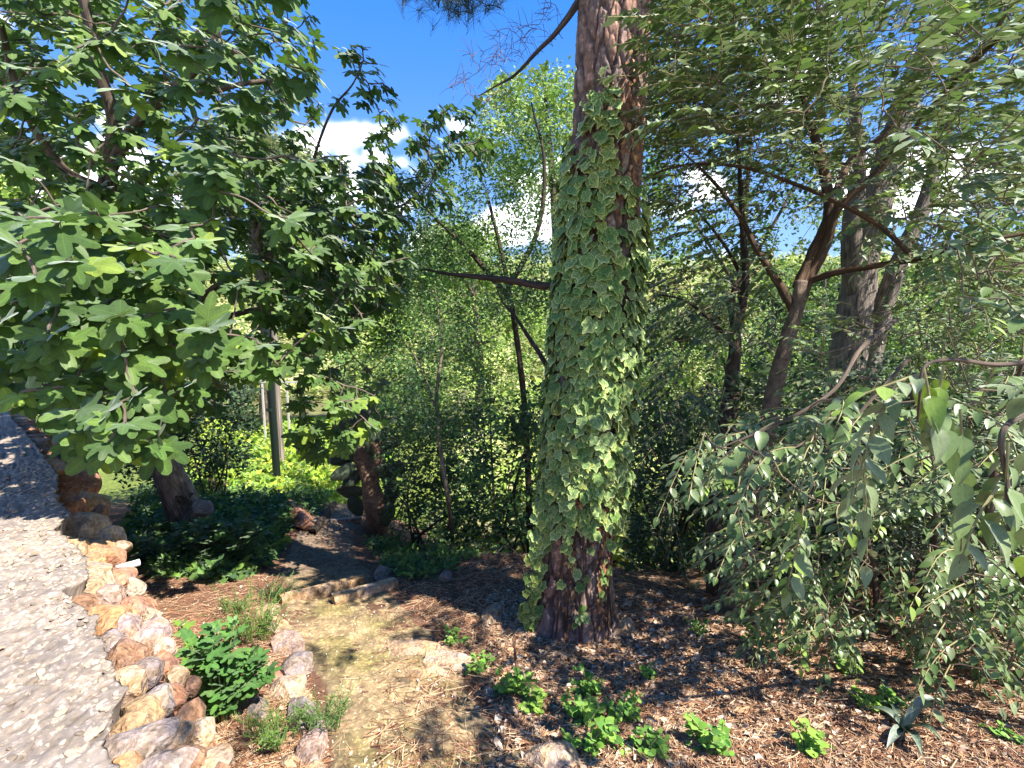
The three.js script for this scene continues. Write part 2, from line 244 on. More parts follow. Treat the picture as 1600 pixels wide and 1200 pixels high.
// ------------------------------------------------------------------ the lie of the land
const KNOTS = [];
for (const [x, y, h] of [[640, 1195, 0.12], [380, 1195, 0.1], [860, 1195, 0.1], [1150, 1195, 0.12], [1560, 1190, 0.24], [350, 1080, 0.03], [450, 1080, 0.02], [530, 1000, -0.13], [380, 960, -0.16], [260, 930, -0.24], [500, 930, -0.3], [620, 920, -0.24], [495, 850, -0.55], [570, 800, -0.76], [440, 765, -1.0], [520, 740, -1.15], [780, 868, -0.2], [700, 905, -0.24], [890, 985, -0.17], [1000, 945, -0.2], [1130, 952, -0.16], [1300, 1010, -0.05], [1500, 1060, 0.1], [300, 830, -0.5]]) { const p = onPlane(x, y, h); KNOTS.push([p.x, p.z, h]); }
KNOTS.push([0, 0, 0.3], [2, 0, 0.35], [-2, 0, 0.25], [4, -1, 0.5], [-5, -3, -0.35], [-6, -7, -0.9], [-4, -10, -1.25], [0.3, -5.6, -1.7], [-0.7, -6.5, -1.7], [2, -5.6, -1.5], [3.5, -4.6, -0.7], [5, -3, 0.2], [1, -8.5, -2.9], [5, -8, -2.3]);
const TPS = (() => {                                                                   // thin-plate spline through the measured heights
  const n = KNOTS.length, m = n + 3, A = Array.from({ length: m }, () => new Float64Array(m + 1)), U = (a, b) => { const d = (a[0] - b[0]) ** 2 + (a[1] - b[1]) ** 2; return d < 1e-9 ? 0 : d * Math.log(d) * 0.5; };
  for (let i = 0; i < n; i++) { for (let j = 0; j < n; j++) A[i][j] = U(KNOTS[i], KNOTS[j]) + (i === j ? 0.02 : 0); A[i][n] = A[n][i] = 1; A[i][n + 1] = A[n + 1][i] = KNOTS[i][0]; A[i][n + 2] = A[n + 2][i] = KNOTS[i][1]; A[i][m] = KNOTS[i][2]; }
  for (let i = 0; i < m; i++) { let b = i; for (let k = i + 1; k < m; k++) if (Math.abs(A[k][i]) > Math.abs(A[b][i])) b = k; [A[i], A[b]] = [A[b], A[i]]; for (let k = 0; k < m; k++) if (k !== i) { const f = A[k][i] / A[i][i]; if (f) for (let j = i; j <= m; j++) A[k][j] -= f * A[i][j]; } }
  const w = A.map((row, i) => row[m] / row[i]);
  return (x, z) => { let s = w[n] + w[n + 1] * x + w[n + 2] * z; for (let i = 0; i < n; i++) s += w[i] * U([x, z], KNOTS[i]); return s; };
})();
function farLand(x, z) {
  const d = -z, left = smooth(-1.5, -4.5, x + 0.04 * d), gully = mix(-2.9, -3.3, smooth(9, 14, d)), lawn = -1.3 - 0.03 * (d - 8), near = mix(gully, lawn, left * smooth(22, 14, d));
  return near + smooth(13, 60, d) * 13 + 0.9 * noise(x * 0.07, z * 0.07) * smooth(12, 25, d) + smooth(60, 200, d) * 4;
}
function G(x, z) {
  const d = Math.hypot(x * 0.8, z), k = smooth(6.5, 10, d);
  let h = k < 1 ? TPS(clamp(x, -7, 7), clamp(z, -10.5, 1)) : 0;
  if (k > 0) h = mix(h, z < 0 ? farLand(x, z) : 0.3, k);
  return h;
}
const ground0 = (x, z) => G(x, z) + 0.022 * fbm(x * 2.1, z * 2.1, 3) * smooth(40, 10, -z) + 0.012 * noise(x * 9, z * 9, 5);
function onGround(px, py) { const r = ray(px, py); let t = 0.4, p = V(0, 0, 0); for (let i = 0; i < 4000; i++) { p.copy(r).multiplyScalar(t).add(EYE); if (p.y < G(p.x, p.z)) break; t += 0.006 + t * 0.002; } return p; }
{
  const sx = (u) => 4 * u + 90 * Math.pow(Math.abs(u), 5) * Math.sign(u), sz = (u) => 1.4 - 9 * u - 200 * Math.pow(u, 6);
  const litter = lin(0.27, 0.165, 0.1), soil = lin(0.31, 0.15, 0.085), scrub = lin(0.24, 0.24, 0.08), lawn = lin(0.22, 0.29, 0.04), c = lin(0, 0, 0);
  const g = sheet(420, 420, (i, j) => {
    const x = sx(i / 419 * 2 - 1), z = sz(j / 419), y = ground0(x, z), f = 0.75 + 0.5 * fbm(x * 3, z * 3, 9) + 0.25 * noise(x * 23, z * 23);
    c.copy(soil).lerp(litter, smooth(-0.6, 0.5, x + 0.4 * noise(x * 2, z * 2)));
    const d = -z; c.lerp(lawn, smooth(6.6, 8, d) * smooth(-1.2, -2.2, x) * smooth(24, 16, d)); c.lerp(scrub, smooth(7, 12, d) * (x > -2 || d > 20 ? 1 : 0));
    return [x, y, z, x, z, c.r * f, c.g * f, c.b * f];
  });
  struct('ground', g, std(0xffffff, { vertexColors: true, map: TX.grain, bumpMap: TX.grainB, bumpScale: 0.012, roughness: 1 }));
}

// the trodden path: sand and cement over earth, mossy towards its middle
const pathL = [[498, 1250], [500, 1120], [458, 1020], [432, 985], [437, 940], [440, 870], [470, 810], [520, 768], [560, 742]], pathR = [[960, 1260], [800, 1150], [735, 1050], [690, 995], [612, 915], [562, 860], [562, 805], [600, 770], [622, 742]];
{
  const L = new THREE.CatmullRomCurve3(pathL.map((p) => onGround(...p))), R = new THREE.CatmullRomCurve3(pathR.map((p) => onGround(...p)));
  const sand = lin(0.56, 0.4, 0.21), moss = lin(0.4, 0.315, 0.12), dark = lin(0.13, 0.09, 0.06), earth = lin(0.34, 0.235, 0.155), c = lin(0, 0, 0);
  const g = sheet(150, 420, (i, j) => {
    const v = j / 419, u = i / 149 * 1.1 - 0.05, a = L.getPoint(v), b = R.getPoint(v), x = mix(a.x, b.x, u), z = mix(a.z, b.z, u);
    const e = Math.min(u, 1 - u) + 0.1 * fbm(x * 5, z * 5, 2), rise = smooth(-0.02, 0.09, e);
    const y = ground0(x, z) - 0.03 + rise * (0.034 + 0.014 * fbm(x * 4, z * 4, 8) + 0.006 * noise(x * 26, z * 26, 1) + 0.004 * noise(x * 60, z * 60, 4));
    const m = fbm(x * 2.6, z * 2.6, 21); c.copy(sand).lerp(moss, smooth(-0.1, 0.15, m)).lerp(dark, 0.6 * smooth(0.12, 0.42, fbm(x * 5, z * 5, 40)));
    c.lerp(earth, Math.max(smooth(-2.9, -3.9, z), 0.8 * smooth(0.25, 0.0, e)));
    const f = 0.85 + 0.7 * fbm(x * 14, z * 14, 6) - 0.35 * smooth(0.3, 0.55, noise(x * 38, z * 38, 2));
    return [x, y, z, x * 2.2, z * 2.2, c.r * f, c.g * f, c.b * f];
  });
  struct('path', g, std(0xffffff, { vertexColors: true, map: TX.grain, bumpMap: TX.grainB, bumpScale: 0.006 }));
}
// irregular stone: faceted, chipped ball squeezed to half sizes
function rock(a, b, c, seed, det = 2, rough = 0.16, flat = 0.7) {
  let g0 = new THREE.IcosahedronGeometry(1, det); g0.deleteAttribute('uv'); g0.deleteAttribute('normal'); g0 = mergeVertices(g0, 1e-5); const p = g0.attributes.position, r = rng(seed), cuts = []; for (let i = 0; i < 16; i++) cuts.push([V(r() - 0.5, r() - 0.5, r() - 0.5).normalize(), flat + 0.26 * r()]);
  const v = V(0, 0, 0), off = r() * 90;
  for (let i = 0; i < p.count; i++) {
    v.fromBufferAttribute(p, i).normalize();
    const q = v.clone(); const k = Math.pow(Math.abs(q.x) ** 4 + Math.abs(q.y) ** 4 + Math.abs(q.z) ** 4, -0.25); q.multiplyScalar(mix(1, k, 0.8));
    for (const [n, h] of cuts) { const d = q.dot(n); if (d > h) q.addScaledVector(n, (h - d) * 0.9); }
    q.multiplyScalar(1 + rough * fbm(v.x * 1.7 + off, v.y * 1.7, v.z * 1.7, 3) + rough * 0.22 * noise(v.x * 6 + off, v.y * 7, v.z * 7));
    p.setXYZ(i, q.x * a, q.y * b, q.z * c);
  }
  const uv = new Float32Array(p.count * 2); for (let i = 0; i < p.count; i++) { uv[i * 2] = p.getX(i) * 3 + p.getY(i) * 1.1 + off; uv[i * 2 + 1] = p.getZ(i) * 3 + p.getY(i) * 2; }
  g0.setAttribute('uv', new THREE.BufferAttribute(uv, 2)); g0.computeVertexNormals(); if (det < 2) return g0; const g1 = toCreasedNormals(g0, 0.42), P = g1.attributes.position, T = g1.attributes.uv, e1 = V(0, 0, 0), e2 = V(0, 0, 0), q0 = V(0, 0, 0);
  for (let i = 0; i < P.count; i += 3) { q0.fromBufferAttribute(P, i); e1.fromBufferAttribute(P, i + 1).sub(q0); e2.fromBufferAttribute(P, i + 2).sub(q0); e1.cross(e2); const ax = Math.abs(e1.x), ay = Math.abs(e1.y), az = Math.abs(e1.z); for (let k = 0; k < 3; k++) { const x = P.getX(i + k), y = P.getY(i + k), z = P.getZ(i + k); if (ay >= ax && ay >= az) T.setXY(i + k, x * 3 + off, z * 3); else if (ax >= az) T.setXY(i + k, z * 3 + off, y * 3); else T.setXY(i + k, x * 3 + off, y * 3 + 0.3); } }
  return g1;
}
const stoneTex = tex(512, (k) => { const v = 0.78 + 0.55 * (nA[k] - 0.5) + 0.5 * (nB[k] - 0.5) + 0.15 * (nD[k] - 0.5), q = (nA[(k + 90000) % 262144] - 0.5) * 0.3; return [v + 0.03 + q * 0.4, v, v - 0.03 - q]; });
const stoneMats = Object.fromEntries(Object.entries({ salmon: [0.52, 0.27, 0.17], orange: [0.5, 0.29, 0.15], tan: [0.52, 0.37, 0.24], pale: [0.6, 0.46, 0.33], brown: [0.34, 0.2, 0.125], rust: [0.4, 0.2, 0.12], pink: [0.46, 0.345, 0.3], grey: [0.34, 0.285, 0.26], dark: [0.25, 0.2, 0.175], ochre: [0.42, 0.3, 0.19] }).map(([k, c]) => [k, std(lin(...c), { map: stoneTex, bumpMap: TX.grainB, bumpScale: 0.012, roughness: 0.9 })]));
const stoneKeys = Object.keys(stoneMats);

// ------------------------------------------------------------------ stone wall with a crumbling cement cap
const WT = 0.82;
{
  const A = onPlane(345, 1195, WT - 0.06), B = onPlane(30, 650, WT - 0.06), e = B.clone().sub(A).setY(0).normalize(), n = V(e.z, 0, -e.x); if (n.x > 0) n.negate();
  const wall = thing('stone_wall', 'low rubble stone retaining wall with gravelly cement cap running along the left edge of the path', 'stone wall', V(A.x, 0, A.z));
  const st = (p) => [(p.x - A.x) * e.x + (p.z - A.z) * e.z, (p.x - A.x) * n.x + (p.z - A.z) * n.z];
  const W = (s, t, y) => V(A.x + e.x * s + n.x * t, y, A.z + e.z * s + n.z * t);
  const edge = [[200, 1300], [190, 1240], [180, 1198], [166, 1165], [172, 1125], [196, 1080], [180, 1050], [160, 1010], [150, 975], [104, 928], [140, 905], [132, 870], [118, 852], [84, 830], [112, 805], [88, 778], [92, 744], [60, 700], [20, 655]].map(([x, y]) => st(onPlane(x, y, WT)));
  const cut = (s) => { if (s <= edge[0][0]) return edge[0][1]; for (let i = 0; i < edge.length - 1; i++) if (s <= edge[i + 1][0]) return mix(edge[i][1], edge[i + 1][1], (s - edge[i][0]) / (edge[i + 1][0] - edge[i][0])); return edge[edge.length - 1][1]; };
  for (let i = 1; i < edge.length; i++) edge[i][0] = Math.max(edge[i][0], edge[i - 1][0] + 0.01);
  const S = (i) => -0.9 + (i < 520 ? i * 0.0062 : 3.22 + (i - 520) * 0.02 + Math.pow((i - 520) / 80, 3) * 6), T = (j) => j < 150 ? j * 0.0066 : 0.99 + (j - 150) * 0.014 + Math.pow((j - 150) / 60, 2) * 2.4;
  const h2 = (a, b) => { let h = Math.imul(a | 0, 374761393) ^ Math.imul(b | 0, 668265263); h = Math.imul(h ^ (h >>> 13), 1274126177); return ((h ^ (h >>> 16)) >>> 0) / 4294967296; };
  const pebble = (x, y) => { let best = 9, id = 0; const X = Math.floor(x), Y = Math.floor(y); for (let a = -1; a <= 1; a++) for (let b = -1; b <= 1; b++) { const q = h2(X + a, Y + b), w = h2(X + a + 91, Y + b + 17), dx = x - X - a - q * 0.9, dy = y - Y - b - w * 0.9, d = (dx * dx + dy * dy) / (0.5 + q); if (d < best) { best = d; id = w; } } return [best, id]; };
  const cream = lin(0.43, 0.345, 0.27), grey2 = lin(0.3, 0.25, 0.215), gap = lin(0.25, 0.185, 0.135), flat = lin(0.4, 0.34, 0.3), c = lin(0, 0, 0);
  const cap = sheet(600, 216, (i, jj) => {
    const s = S(i), j = jj - 5, E = cut(s) + 0.012 * noise(s * 40, 2) + 0.02 * noise(s * 13, 7), t = E + T(Math.max(j, 0));
    const rough = clamp(smooth(0.62, 0.42, T(Math.max(j, 0)) + 0.12 * noise(s * 3, t * 3)) + smooth(1.3, 0.9, s + 0.3 * noise(s * 2, t * 2, 3)));
    const [d, id] = pebble(s * 62 + 3 * noise(s * 9, t * 9), t * 62 + 3 * noise(s * 9, t * 9, 5)), [d2, id2] = pebble(s * 31 + 40, t * 31), bump = Math.max(Math.sqrt(clamp(1 - d * 1.9)), id2 > 0.72 ? 1.5 * Math.sqrt(clamp(1 - d2 * 2.6)) : 0);
    let y = WT + 0.02 * fbm(s * 1.7, t * 1.7, 4) + 0.01 * fbm(s * 6, t * 6, 9) + rough * bump * 0.0085 + (1 - rough) * 0.004 * fbm(s * 18, t * 18, 3);
    let tt = t; if (j < 0) { y -= [0, 0.008, 0.022, 0.04, 0.07, 0.13][-j]; tt = t - 0.004 * noise(s * 70, j) + 0.006 * -j; }
    c.copy(flat).lerp(gap, (1 - rough) * 0.35 * smooth(0.1, 0.5, fbm(s * 4, t * 4, 60))); const q = lin(0, 0, 0).copy(cream).lerp(grey2, smooth(0.3, 0.9, id + 1.3 * fbm(s * 2.2, t * 2.2, 30))); q.lerp(gap, smooth(0.45, 0.05, bump)); c.lerp(q, rough);
    const f = 0.86 + 0.25 * id * rough + 0.3 * fbm(s * 1.3, t * 1.3, 11), p = W(s, tt, y);
    return [p.x, y, p.z, s * 3, t * 3, c.r * f, c.g * f, c.b * f];
  });
  part('cement_cap', cap, std(0xffffff, { vertexColors: true, map: TX.grain, bumpMap: TX.grainB, bumpScale: 0.003 }), wall);
  // rubble core that the stones are bedded in
  const prof = [[2.6, -0.6], [2.6, WT - 0.09], [0.3, WT - 0.045], [0.13, WT - 0.055], [0.06, WT - 0.09], [0.005, WT - 0.2], [-0.06, 0.3], [-0.14, -0.1], [-0.2, -0.9]];
  const core = sheet(240, 60, (i, j) => { const f = j / 59 * (prof.length - 1), k = Math.min(prof.length - 2, f | 0), s = -1 + 9.5 * i / 239, lump = 0.05 * fbm(s * 5, f * 2, 3); const t = mix(prof[k][0], prof[k + 1][0], f - k) - lump, y = mix(prof[k][1], prof[k + 1][1], f - k); const p = W(s, t, y), v = 0.8 + 0.5 * fbm(s * 9, f * 3, 5); return [p.x, p.y, p.z, s * 3, f, 0.4 * v, 0.26 * v, 0.165 * v]; });
  part('mortar_core', core, std(0xffffff, { vertexColors: true, map: TX.grain, bumpMap: TX.grainB, bumpScale: 0.02 }), wall);
  const list = [[117, 741, 46, 30, 'salmon'], [108, 778, 36, 50, 'salmon'], [140, 776, 36, 46, 'tan'], [157, 792, 18, 44, 'brown'], [128, 815, 50, 26, 'tan'], [165, 826, 38, 40, 'pale'], [150, 850, 42, 24, 'orange'], [104, 842, 46, 28, 'tan'], [177, 862, 26, 26, 'rust'], [146, 884, 46, 46, 'pale'], [180, 894, 38, 48, 'salmon'], [210, 908, 22, 44, 'pale'], [192, 846, 18, 26, 'tan'],
    [120, 934, 44, 36, 'brown'], [165, 955, 58, 70, 'orange'], [168, 918, 36, 26, 'pink'], [208, 938, 42, 42, 'salmon'], [234, 954, 20, 40, 'pale'], [228, 982, 48, 44, 'pink'], [200, 968, 32, 36, 'pink'], [170, 994, 30, 26, 'grey'], [186, 1014, 44, 40, 'brown'], [199, 1050, 38, 54, 'tan'], [230, 1036, 38, 50, 'dark'], [256, 1030, 30, 50, 'rust'], [276, 1046, 26, 62, 'tan'], [248, 1080, 36, 58, 'grey'], [270, 1076, 28, 44, 'rust'], [222, 1098, 46, 46, 'ochre'], [200, 1122, 44, 32, 'ochre'], [216, 1152, 92, 50, 'grey'], [293, 1106, 36, 62, 'brown'], [314, 1130, 34, 64, 'pale'], [268, 1136, 44, 60, 'tan'], [256, 1190, 74, 38, 'grey'], [196, 1186, 36, 30, 'orange'], [326, 1180, 50, 44, 'tan'], [290, 1172, 42, 36, 'brown'], [256, 1000, 26, 34, 'pale'], [100, 712, 30, 20, 'brown'], [122, 716, 24, 20, 'tan'], [240, 1240, 90, 50, 'tan'], [320, 1240, 70, 60, 'salmon'], [78, 694, 28, 18, 'tan'], [60, 676, 24, 14, 'brown'], [196, 880, 20, 30, 'tan'], [300, 1060, 18, 40, 'brown'], [218, 1010, 26, 30, 'brown'], [140, 910, 30, 20, 'tan'], [340, 1196, 24, 50, 'brown']];
  list.forEach(([px, py, w, h, key], k) => {
    let p = onPlane(px, py, WT - 0.03), [s, t] = st(p); const out = clamp((cut(s) - t) / Math.max(0.04, cut(s) + 0.02)), y = WT - 0.035 - 0.075 * out * out; p = onPlane(px, py, y);
    const zc = project(p)[2], d = p.clone().sub(EYE), sinA = -d.y / d.length(), a = w / FOC * zc * 0.64, c2 = Math.min(h / FOC * zc / sinA * 0.52, a * 1.35), b = clamp(Math.min(a, c2) * 0.9, 0.03, 0.08);
    const g = rock(a, b, c2, 300 + k * 7, 3, 0.17); g.rotateY(Math.atan2(-d.x, -d.z) + 0.2 * Math.sin(k * 3)); g.rotateZ(-0.15 - 0.25 * out); g.translate(p.x, p.y - b * 0.82, p.z); part('stone', g, stoneMats[key], wall);
  });
  const r = rng(44);
  for (let row = 0; row < 5; row++) for (let s = -0.4; s < 5.2;) { const w = 0.14 + 0.16 * r(); const y = WT - 0.25 - row * 0.17 + 0.03 * (r() - 0.5), t = mix(-0.0, -0.13, clamp((WT - 0.2 - y) / 0.9)), g = rock(w * 0.56, 0.09, 0.07, 900 + row * 60 + ((s * 40) | 0), 2, 0.2); g.rotateY(Math.atan2(-e.z, e.x)); const p = W(s + w / 2, t + 0.02, y); g.translate(p.x, p.y, p.z); part('stone', g, stoneMats[stoneKeys[(r() * 9) | 0]], wall); s += w; }
  // far rim of the wall, where the cap keeps its stones
  for (let s = 3.0; s < 7; s += 0.22) { const g = rock(0.12, 0.06, 0.09, 1300 + ((s * 50) | 0), 2, 0.2); const p = W(s, 0.02, WT - 0.06); g.translate(p.x, p.y, p.z); part('stone', g, stoneMats[['tan', 'brown', 'grey', 'salmon'][(r() * 4) | 0]], wall); }
  // loose chips of gravel on the cap
  const chips = new THREE.InstancedMesh(rock(1, 0.55, 0.8, 77, 1, 0.3), std(0xffffff, { map: stoneTex }), 3000), q = new THREE.Quaternion(), eu = new THREE.Euler(), col = lin(0, 0, 0);
  for (let k = 0; k < 3000; k++) { const s = -0.4 + 3.4 * r(), t = cut(s) + 0.01 + 0.75 * Math.pow(r(), 1.3), z = 0.003 + 0.008 * r() * r() + 0.004 * r(), p = W(s, t, WT + 0.02 * fbm(s * 1.7, t * 1.7, 4) + 0.006).sub(wall.position); chips.setMatrixAt(k, new THREE.Matrix4().compose(p, q.setFromEuler(eu.set(r() - 0.5, r() * 6, r() - 0.5)), V(z * 1.2, z, z))); const f = r() < 0.12 ? 0.45 : 0.7 + 0.5 * r(); chips.setColorAt(k, col.setRGB(0.55 * f, 0.47 * f, 0.38 * f)); }
  const dl = bladeLeaf(0.3, 0.08, { n: 4, fold: 0.5, droop: 0.4 }); dl.rotateX(-Math.PI / 2); const fallen = new THREE.InstancedMesh(dl, std(0xffffff, { roughness: 0.85 }), 46); for (let k = 0; k < 46; k++) { const s = -0.35 + 3.6 * r(), t = cut(s) + 0.03 + 0.8 * r(), z = 0.018 + 0.03 * r(), p = W(s, t, WT + 0.02 * fbm(s * 1.7, t * 1.7, 4) + 0.014).sub(wall.position); fallen.setMatrixAt(k, new THREE.Matrix4().compose(p, q.setFromEuler(eu.set(0.5 * (r() - 0.5), r() * 6, 0.5 * (r() - 0.5))), V(z, z, z))); const f = 0.6 + 0.6 * r(); fallen.setColorAt(k, col.setRGB(0.34 * f, 0.22 * f, 0.13 * f)); } fallen.name = 'fallen_leaf'; fallen.userData.kind = 'stuff'; wall.add(fallen);
  chips.name = 'gravel'; chips.userData.kind = 'stuff'; wall.add(chips);
  // white pipe end that drains through the wall
  const a = at(199, 886, 0), pp = onPlane(200, 884, WT - 0.1), tube = new THREE.CylinderGeometry(0.013, 0.013, 0.07, 20, 1, true), inner = new THREE.CylinderGeometry(0.0105, 0.0105, 0.07, 20, 1, true), ring = new THREE.RingGeometry(0.0105, 0.013, 20); ring.rotateX(-Math.PI / 2); ring.translate(0, 0.035, 0);
  const pg = mergeGeometries([tube, inner, ring]); pg.rotateZ(-Math.PI / 2); pg.rotateY(Math.atan2(n.z, -n.x)); pg.translate(pp.x, pp.y, pp.z);
  const pipe = thing('drain_pipe', 'short white plastic pipe end sticking out of the stone wall edge', 'pipe', V(pp.x, pp.y, pp.z)); part('pipe_end', pg, std(lin(0.62, 0.62, 0.6), { roughness: 0.6 }), pipe);
}
// ------------------------------------------------------------------ kerb, steps and loose rocks
function rockAt(o, px, py, w, h, key, seed, sink = 0.35, high = 0.8, det = 3) {
  const p = onGround(px, py), zc = project(p)[2], d = p.clone().sub(EYE), sinA = -d.y / d.length(), a = w / FOC * zc * 0.55, c = h / FOC * zc / Math.max(0.35, sinA) * 0.5, b = Math.min(a, c) * high;
  const g = rock(a, b, c, seed, det, 0.2); g.rotateY(Math.atan2(-d.x, -d.z) + 0.3 * Math.sin(seed)); g.translate(p.x, p.y + b * (1 - 2 * sink), p.z); return part('stone', g, stoneMats[key], o);
}
{
  const o = thing('stone_kerb', 'row of set rounded stones bordering the left side of the lit path in the foreground', 'kerb', onGround(455, 1090));
  [[433, 985, 34, 34, 'tan'], [450, 1016, 42, 46, 'pink'], [462, 1050, 46, 44, 'grey'], [450, 1084, 48, 46, 'pale'], [474, 1094, 20, 40, 'tan'], [472, 1126, 46, 66, 'grey'], [484, 1176, 44, 66, 'pink'], [404, 1114, 34, 34, 'grey'], [490, 1230, 46, 50, 'tan'], [430, 1062, 24, 24, 'salmon'], [420, 960, 30, 22, 'tan'], [444, 1146, 24, 26, 'rust'], [455, 1196, 28, 24, 'tan']].forEach((a, k) => rockAt(o, ...a, 2000 + k * 11, 0.42));
}
function slab(name, label, px0, py0, px1, py1, thick, deep, key, seed) {                // rough bar of stone across the path
  const a = onGround(px0, py0), b = onGround(px1, py1), mid = a.clone().lerp(b, 0.5), L = a.distanceTo(b), o = thing(name, label, 'step', mid), g = new THREE.BoxGeometry(L, thick, deep, 40, 5, 8), p = g.attributes.position;
  for (let i = 0; i < p.count; i++) { const x = p.getX(i), y = p.getY(i), z = p.getZ(i), n = 0.22 * thick * fbm(x * 9 + seed, y * 9, z * 9) + 0.05 * fbm(x * 2.5 + seed, 3, 1, 2), q = 1 - 0.2 * Math.pow(Math.abs(y) / thick * 2, 3) * 0.7; p.setXYZ(i, x + n * 0.5, y + n * 0.8, z * q * (1 + 0.3 * noise(x * 4 + seed, 1)) + n); }
  g.computeVertexNormals(); const uv = g.attributes.uv; for (let i = 0; i < uv.count; i++) uv.setXY(i, p.getX(i) * 2.4, p.getZ(i) * 2.4 + p.getY(i) * 2.4);
  g.rotateZ(Math.asin((b.y - a.y) / L)); g.rotateY(Math.atan2(-(b.z - a.z), b.x - a.x)); g.translate(mid.x, mid.y + thick * 0.1, mid.z); part('stone_slab', g, stoneMats[key], o);
}
slab('step_edge', 'long pale stone step edge across the path farther from the camera', 438, 944, 566, 912, 0.1, 0.07, 'tan', 1);
slab('step_edge', 'shorter pale stone step edge just below the longer one on the path', 520, 944, 620, 916, 0.1, 0.08, 'pale', 2);
slab('step_edge', 'dim far step edge at the bend of the path beside the cactus', 486, 822, 562, 816, 0.1, 0.07, 'grey', 3);
{ const o = thing('rock', 'flat pale rock ledge at the right of the path with dark shade along it', 'rock', onGround(650, 1010)); rockAt(o, 648, 1014, 100, 30, 'tan', 3001, 0.5, 0.3); }
{ const o = thing('rock', 'pointed pale rock ledge nearest the pine along the right path edge', 'rock', onGround(706, 1040)); rockAt(o, 706, 1038, 86, 34, 'pale', 3002, 0.48, 0.35); rockAt(o, 668, 1054, 60, 22, 'tan', 3003, 0.48, 0.35); }
{ const o = thing('rock', 'pale rounded rock at the bottom edge of the photo below the leafy weeds', 'rock', onGround(860, 1190)); rockAt(o, 862, 1190, 78, 44, 'pale', 3004, 0.35, 0.7); }
{ const o = thing('rock', 'reddish rock lying by the ground cover left of the far path', 'rock', onGround(464, 822)); rockAt(o, 464, 814, 28, 46, 'salmon', 3005, 0.25, 1.2); }
{ const o = thing('rock', 'small grey rock near the step end right of the path', 'rock', onGround(700, 905)); rockAt(o, 697, 905, 20, 13, 'grey', 3006, 0.3); }
{ const o = thing('rock', 'broken grey stone standing upright at the right end of the step', 'rock', onGround(598, 905)); rockAt(o, 598, 902, 24, 22, 'grey', 3007, 0.25); }
{ const o = thing('rock', 'pale stones on the crest of the litter mound left of the pine', 'rock', onGround(800, 866)); rockAt(o, 800, 864, 30, 16, 'grey', 3008, 0.3); rockAt(o, 768, 966, 30, 34, 'tan', 3009, 0.4); }
{ const o = thing('rock', 'pale lump of rock among the litter right of the pine foot', 'rock', onGround(975, 990)); rockAt(o, 975, 988, 34, 24, 'tan', 3010, 0.35); }
{ const a = onGround(488, 838), b = onGround(522, 792), o = thing('wooden_edging', 'dark weathered board edging the far path on its left side', 'board', a); const g = limb([a.clone().add(V(0, 0.04, 0)), a.clone().lerp(b, 0.5).add(V(0.01, 0.05, 0)), b.clone().add(V(0, 0.04, 0))], [0.045, 0.05, 0.04], { rad: 8, seed: 3 }); part('board', g, barkMat(lin(0.1, 0.075, 0.055)), o); }

// ------------------------------------------------------------------ pine and the ivy on it
const PINE = { d: 2.6, pts: [[893, 1010, 2.6], [897, 940, 2.62], [906, 820, 2.64], [920, 650, 2.65], [936, 450, 2.66], [948, 250, 2.66], [957, 60, 2.66], [966, -140, 2.66]].map((a) => at(...a)) };
{ const a = PINE.pts[0]; a.y -= 0.1; const t = PINE.pts[PINE.pts.length - 1]; PINE.pts.push(V(t.x + 0.02, 5, t.z), V(t.x + 0.1, 7, t.z - 0.1), V(t.x + 0.1, 9, t.z)); }
PINE.curve = new THREE.CatmullRomCurve3(PINE.pts, false, 'centripetal'); PINE.len = PINE.curve.getLength();
PINE.r = (y) => (y < 0.6 ? mix(0.232, 0.205, smooth(-0.2, 0.25, y)) : mix(0.205, 0.193, smooth(0.6, 3.4, y))) * (y > 4 ? mix(1, 0.45, smooth(4, 9, y)) : 1) + 0.05 * Math.pow(smooth(0.15, -0.3, y), 2);
const pine = thing('pine_tree', 'tall pine with thick plated reddish bark trunk wrapped in ivy', 'pine tree', V(PINE.pts[0].x, G(PINE.pts[0].x, PINE.pts[0].z), PINE.pts[0].z));
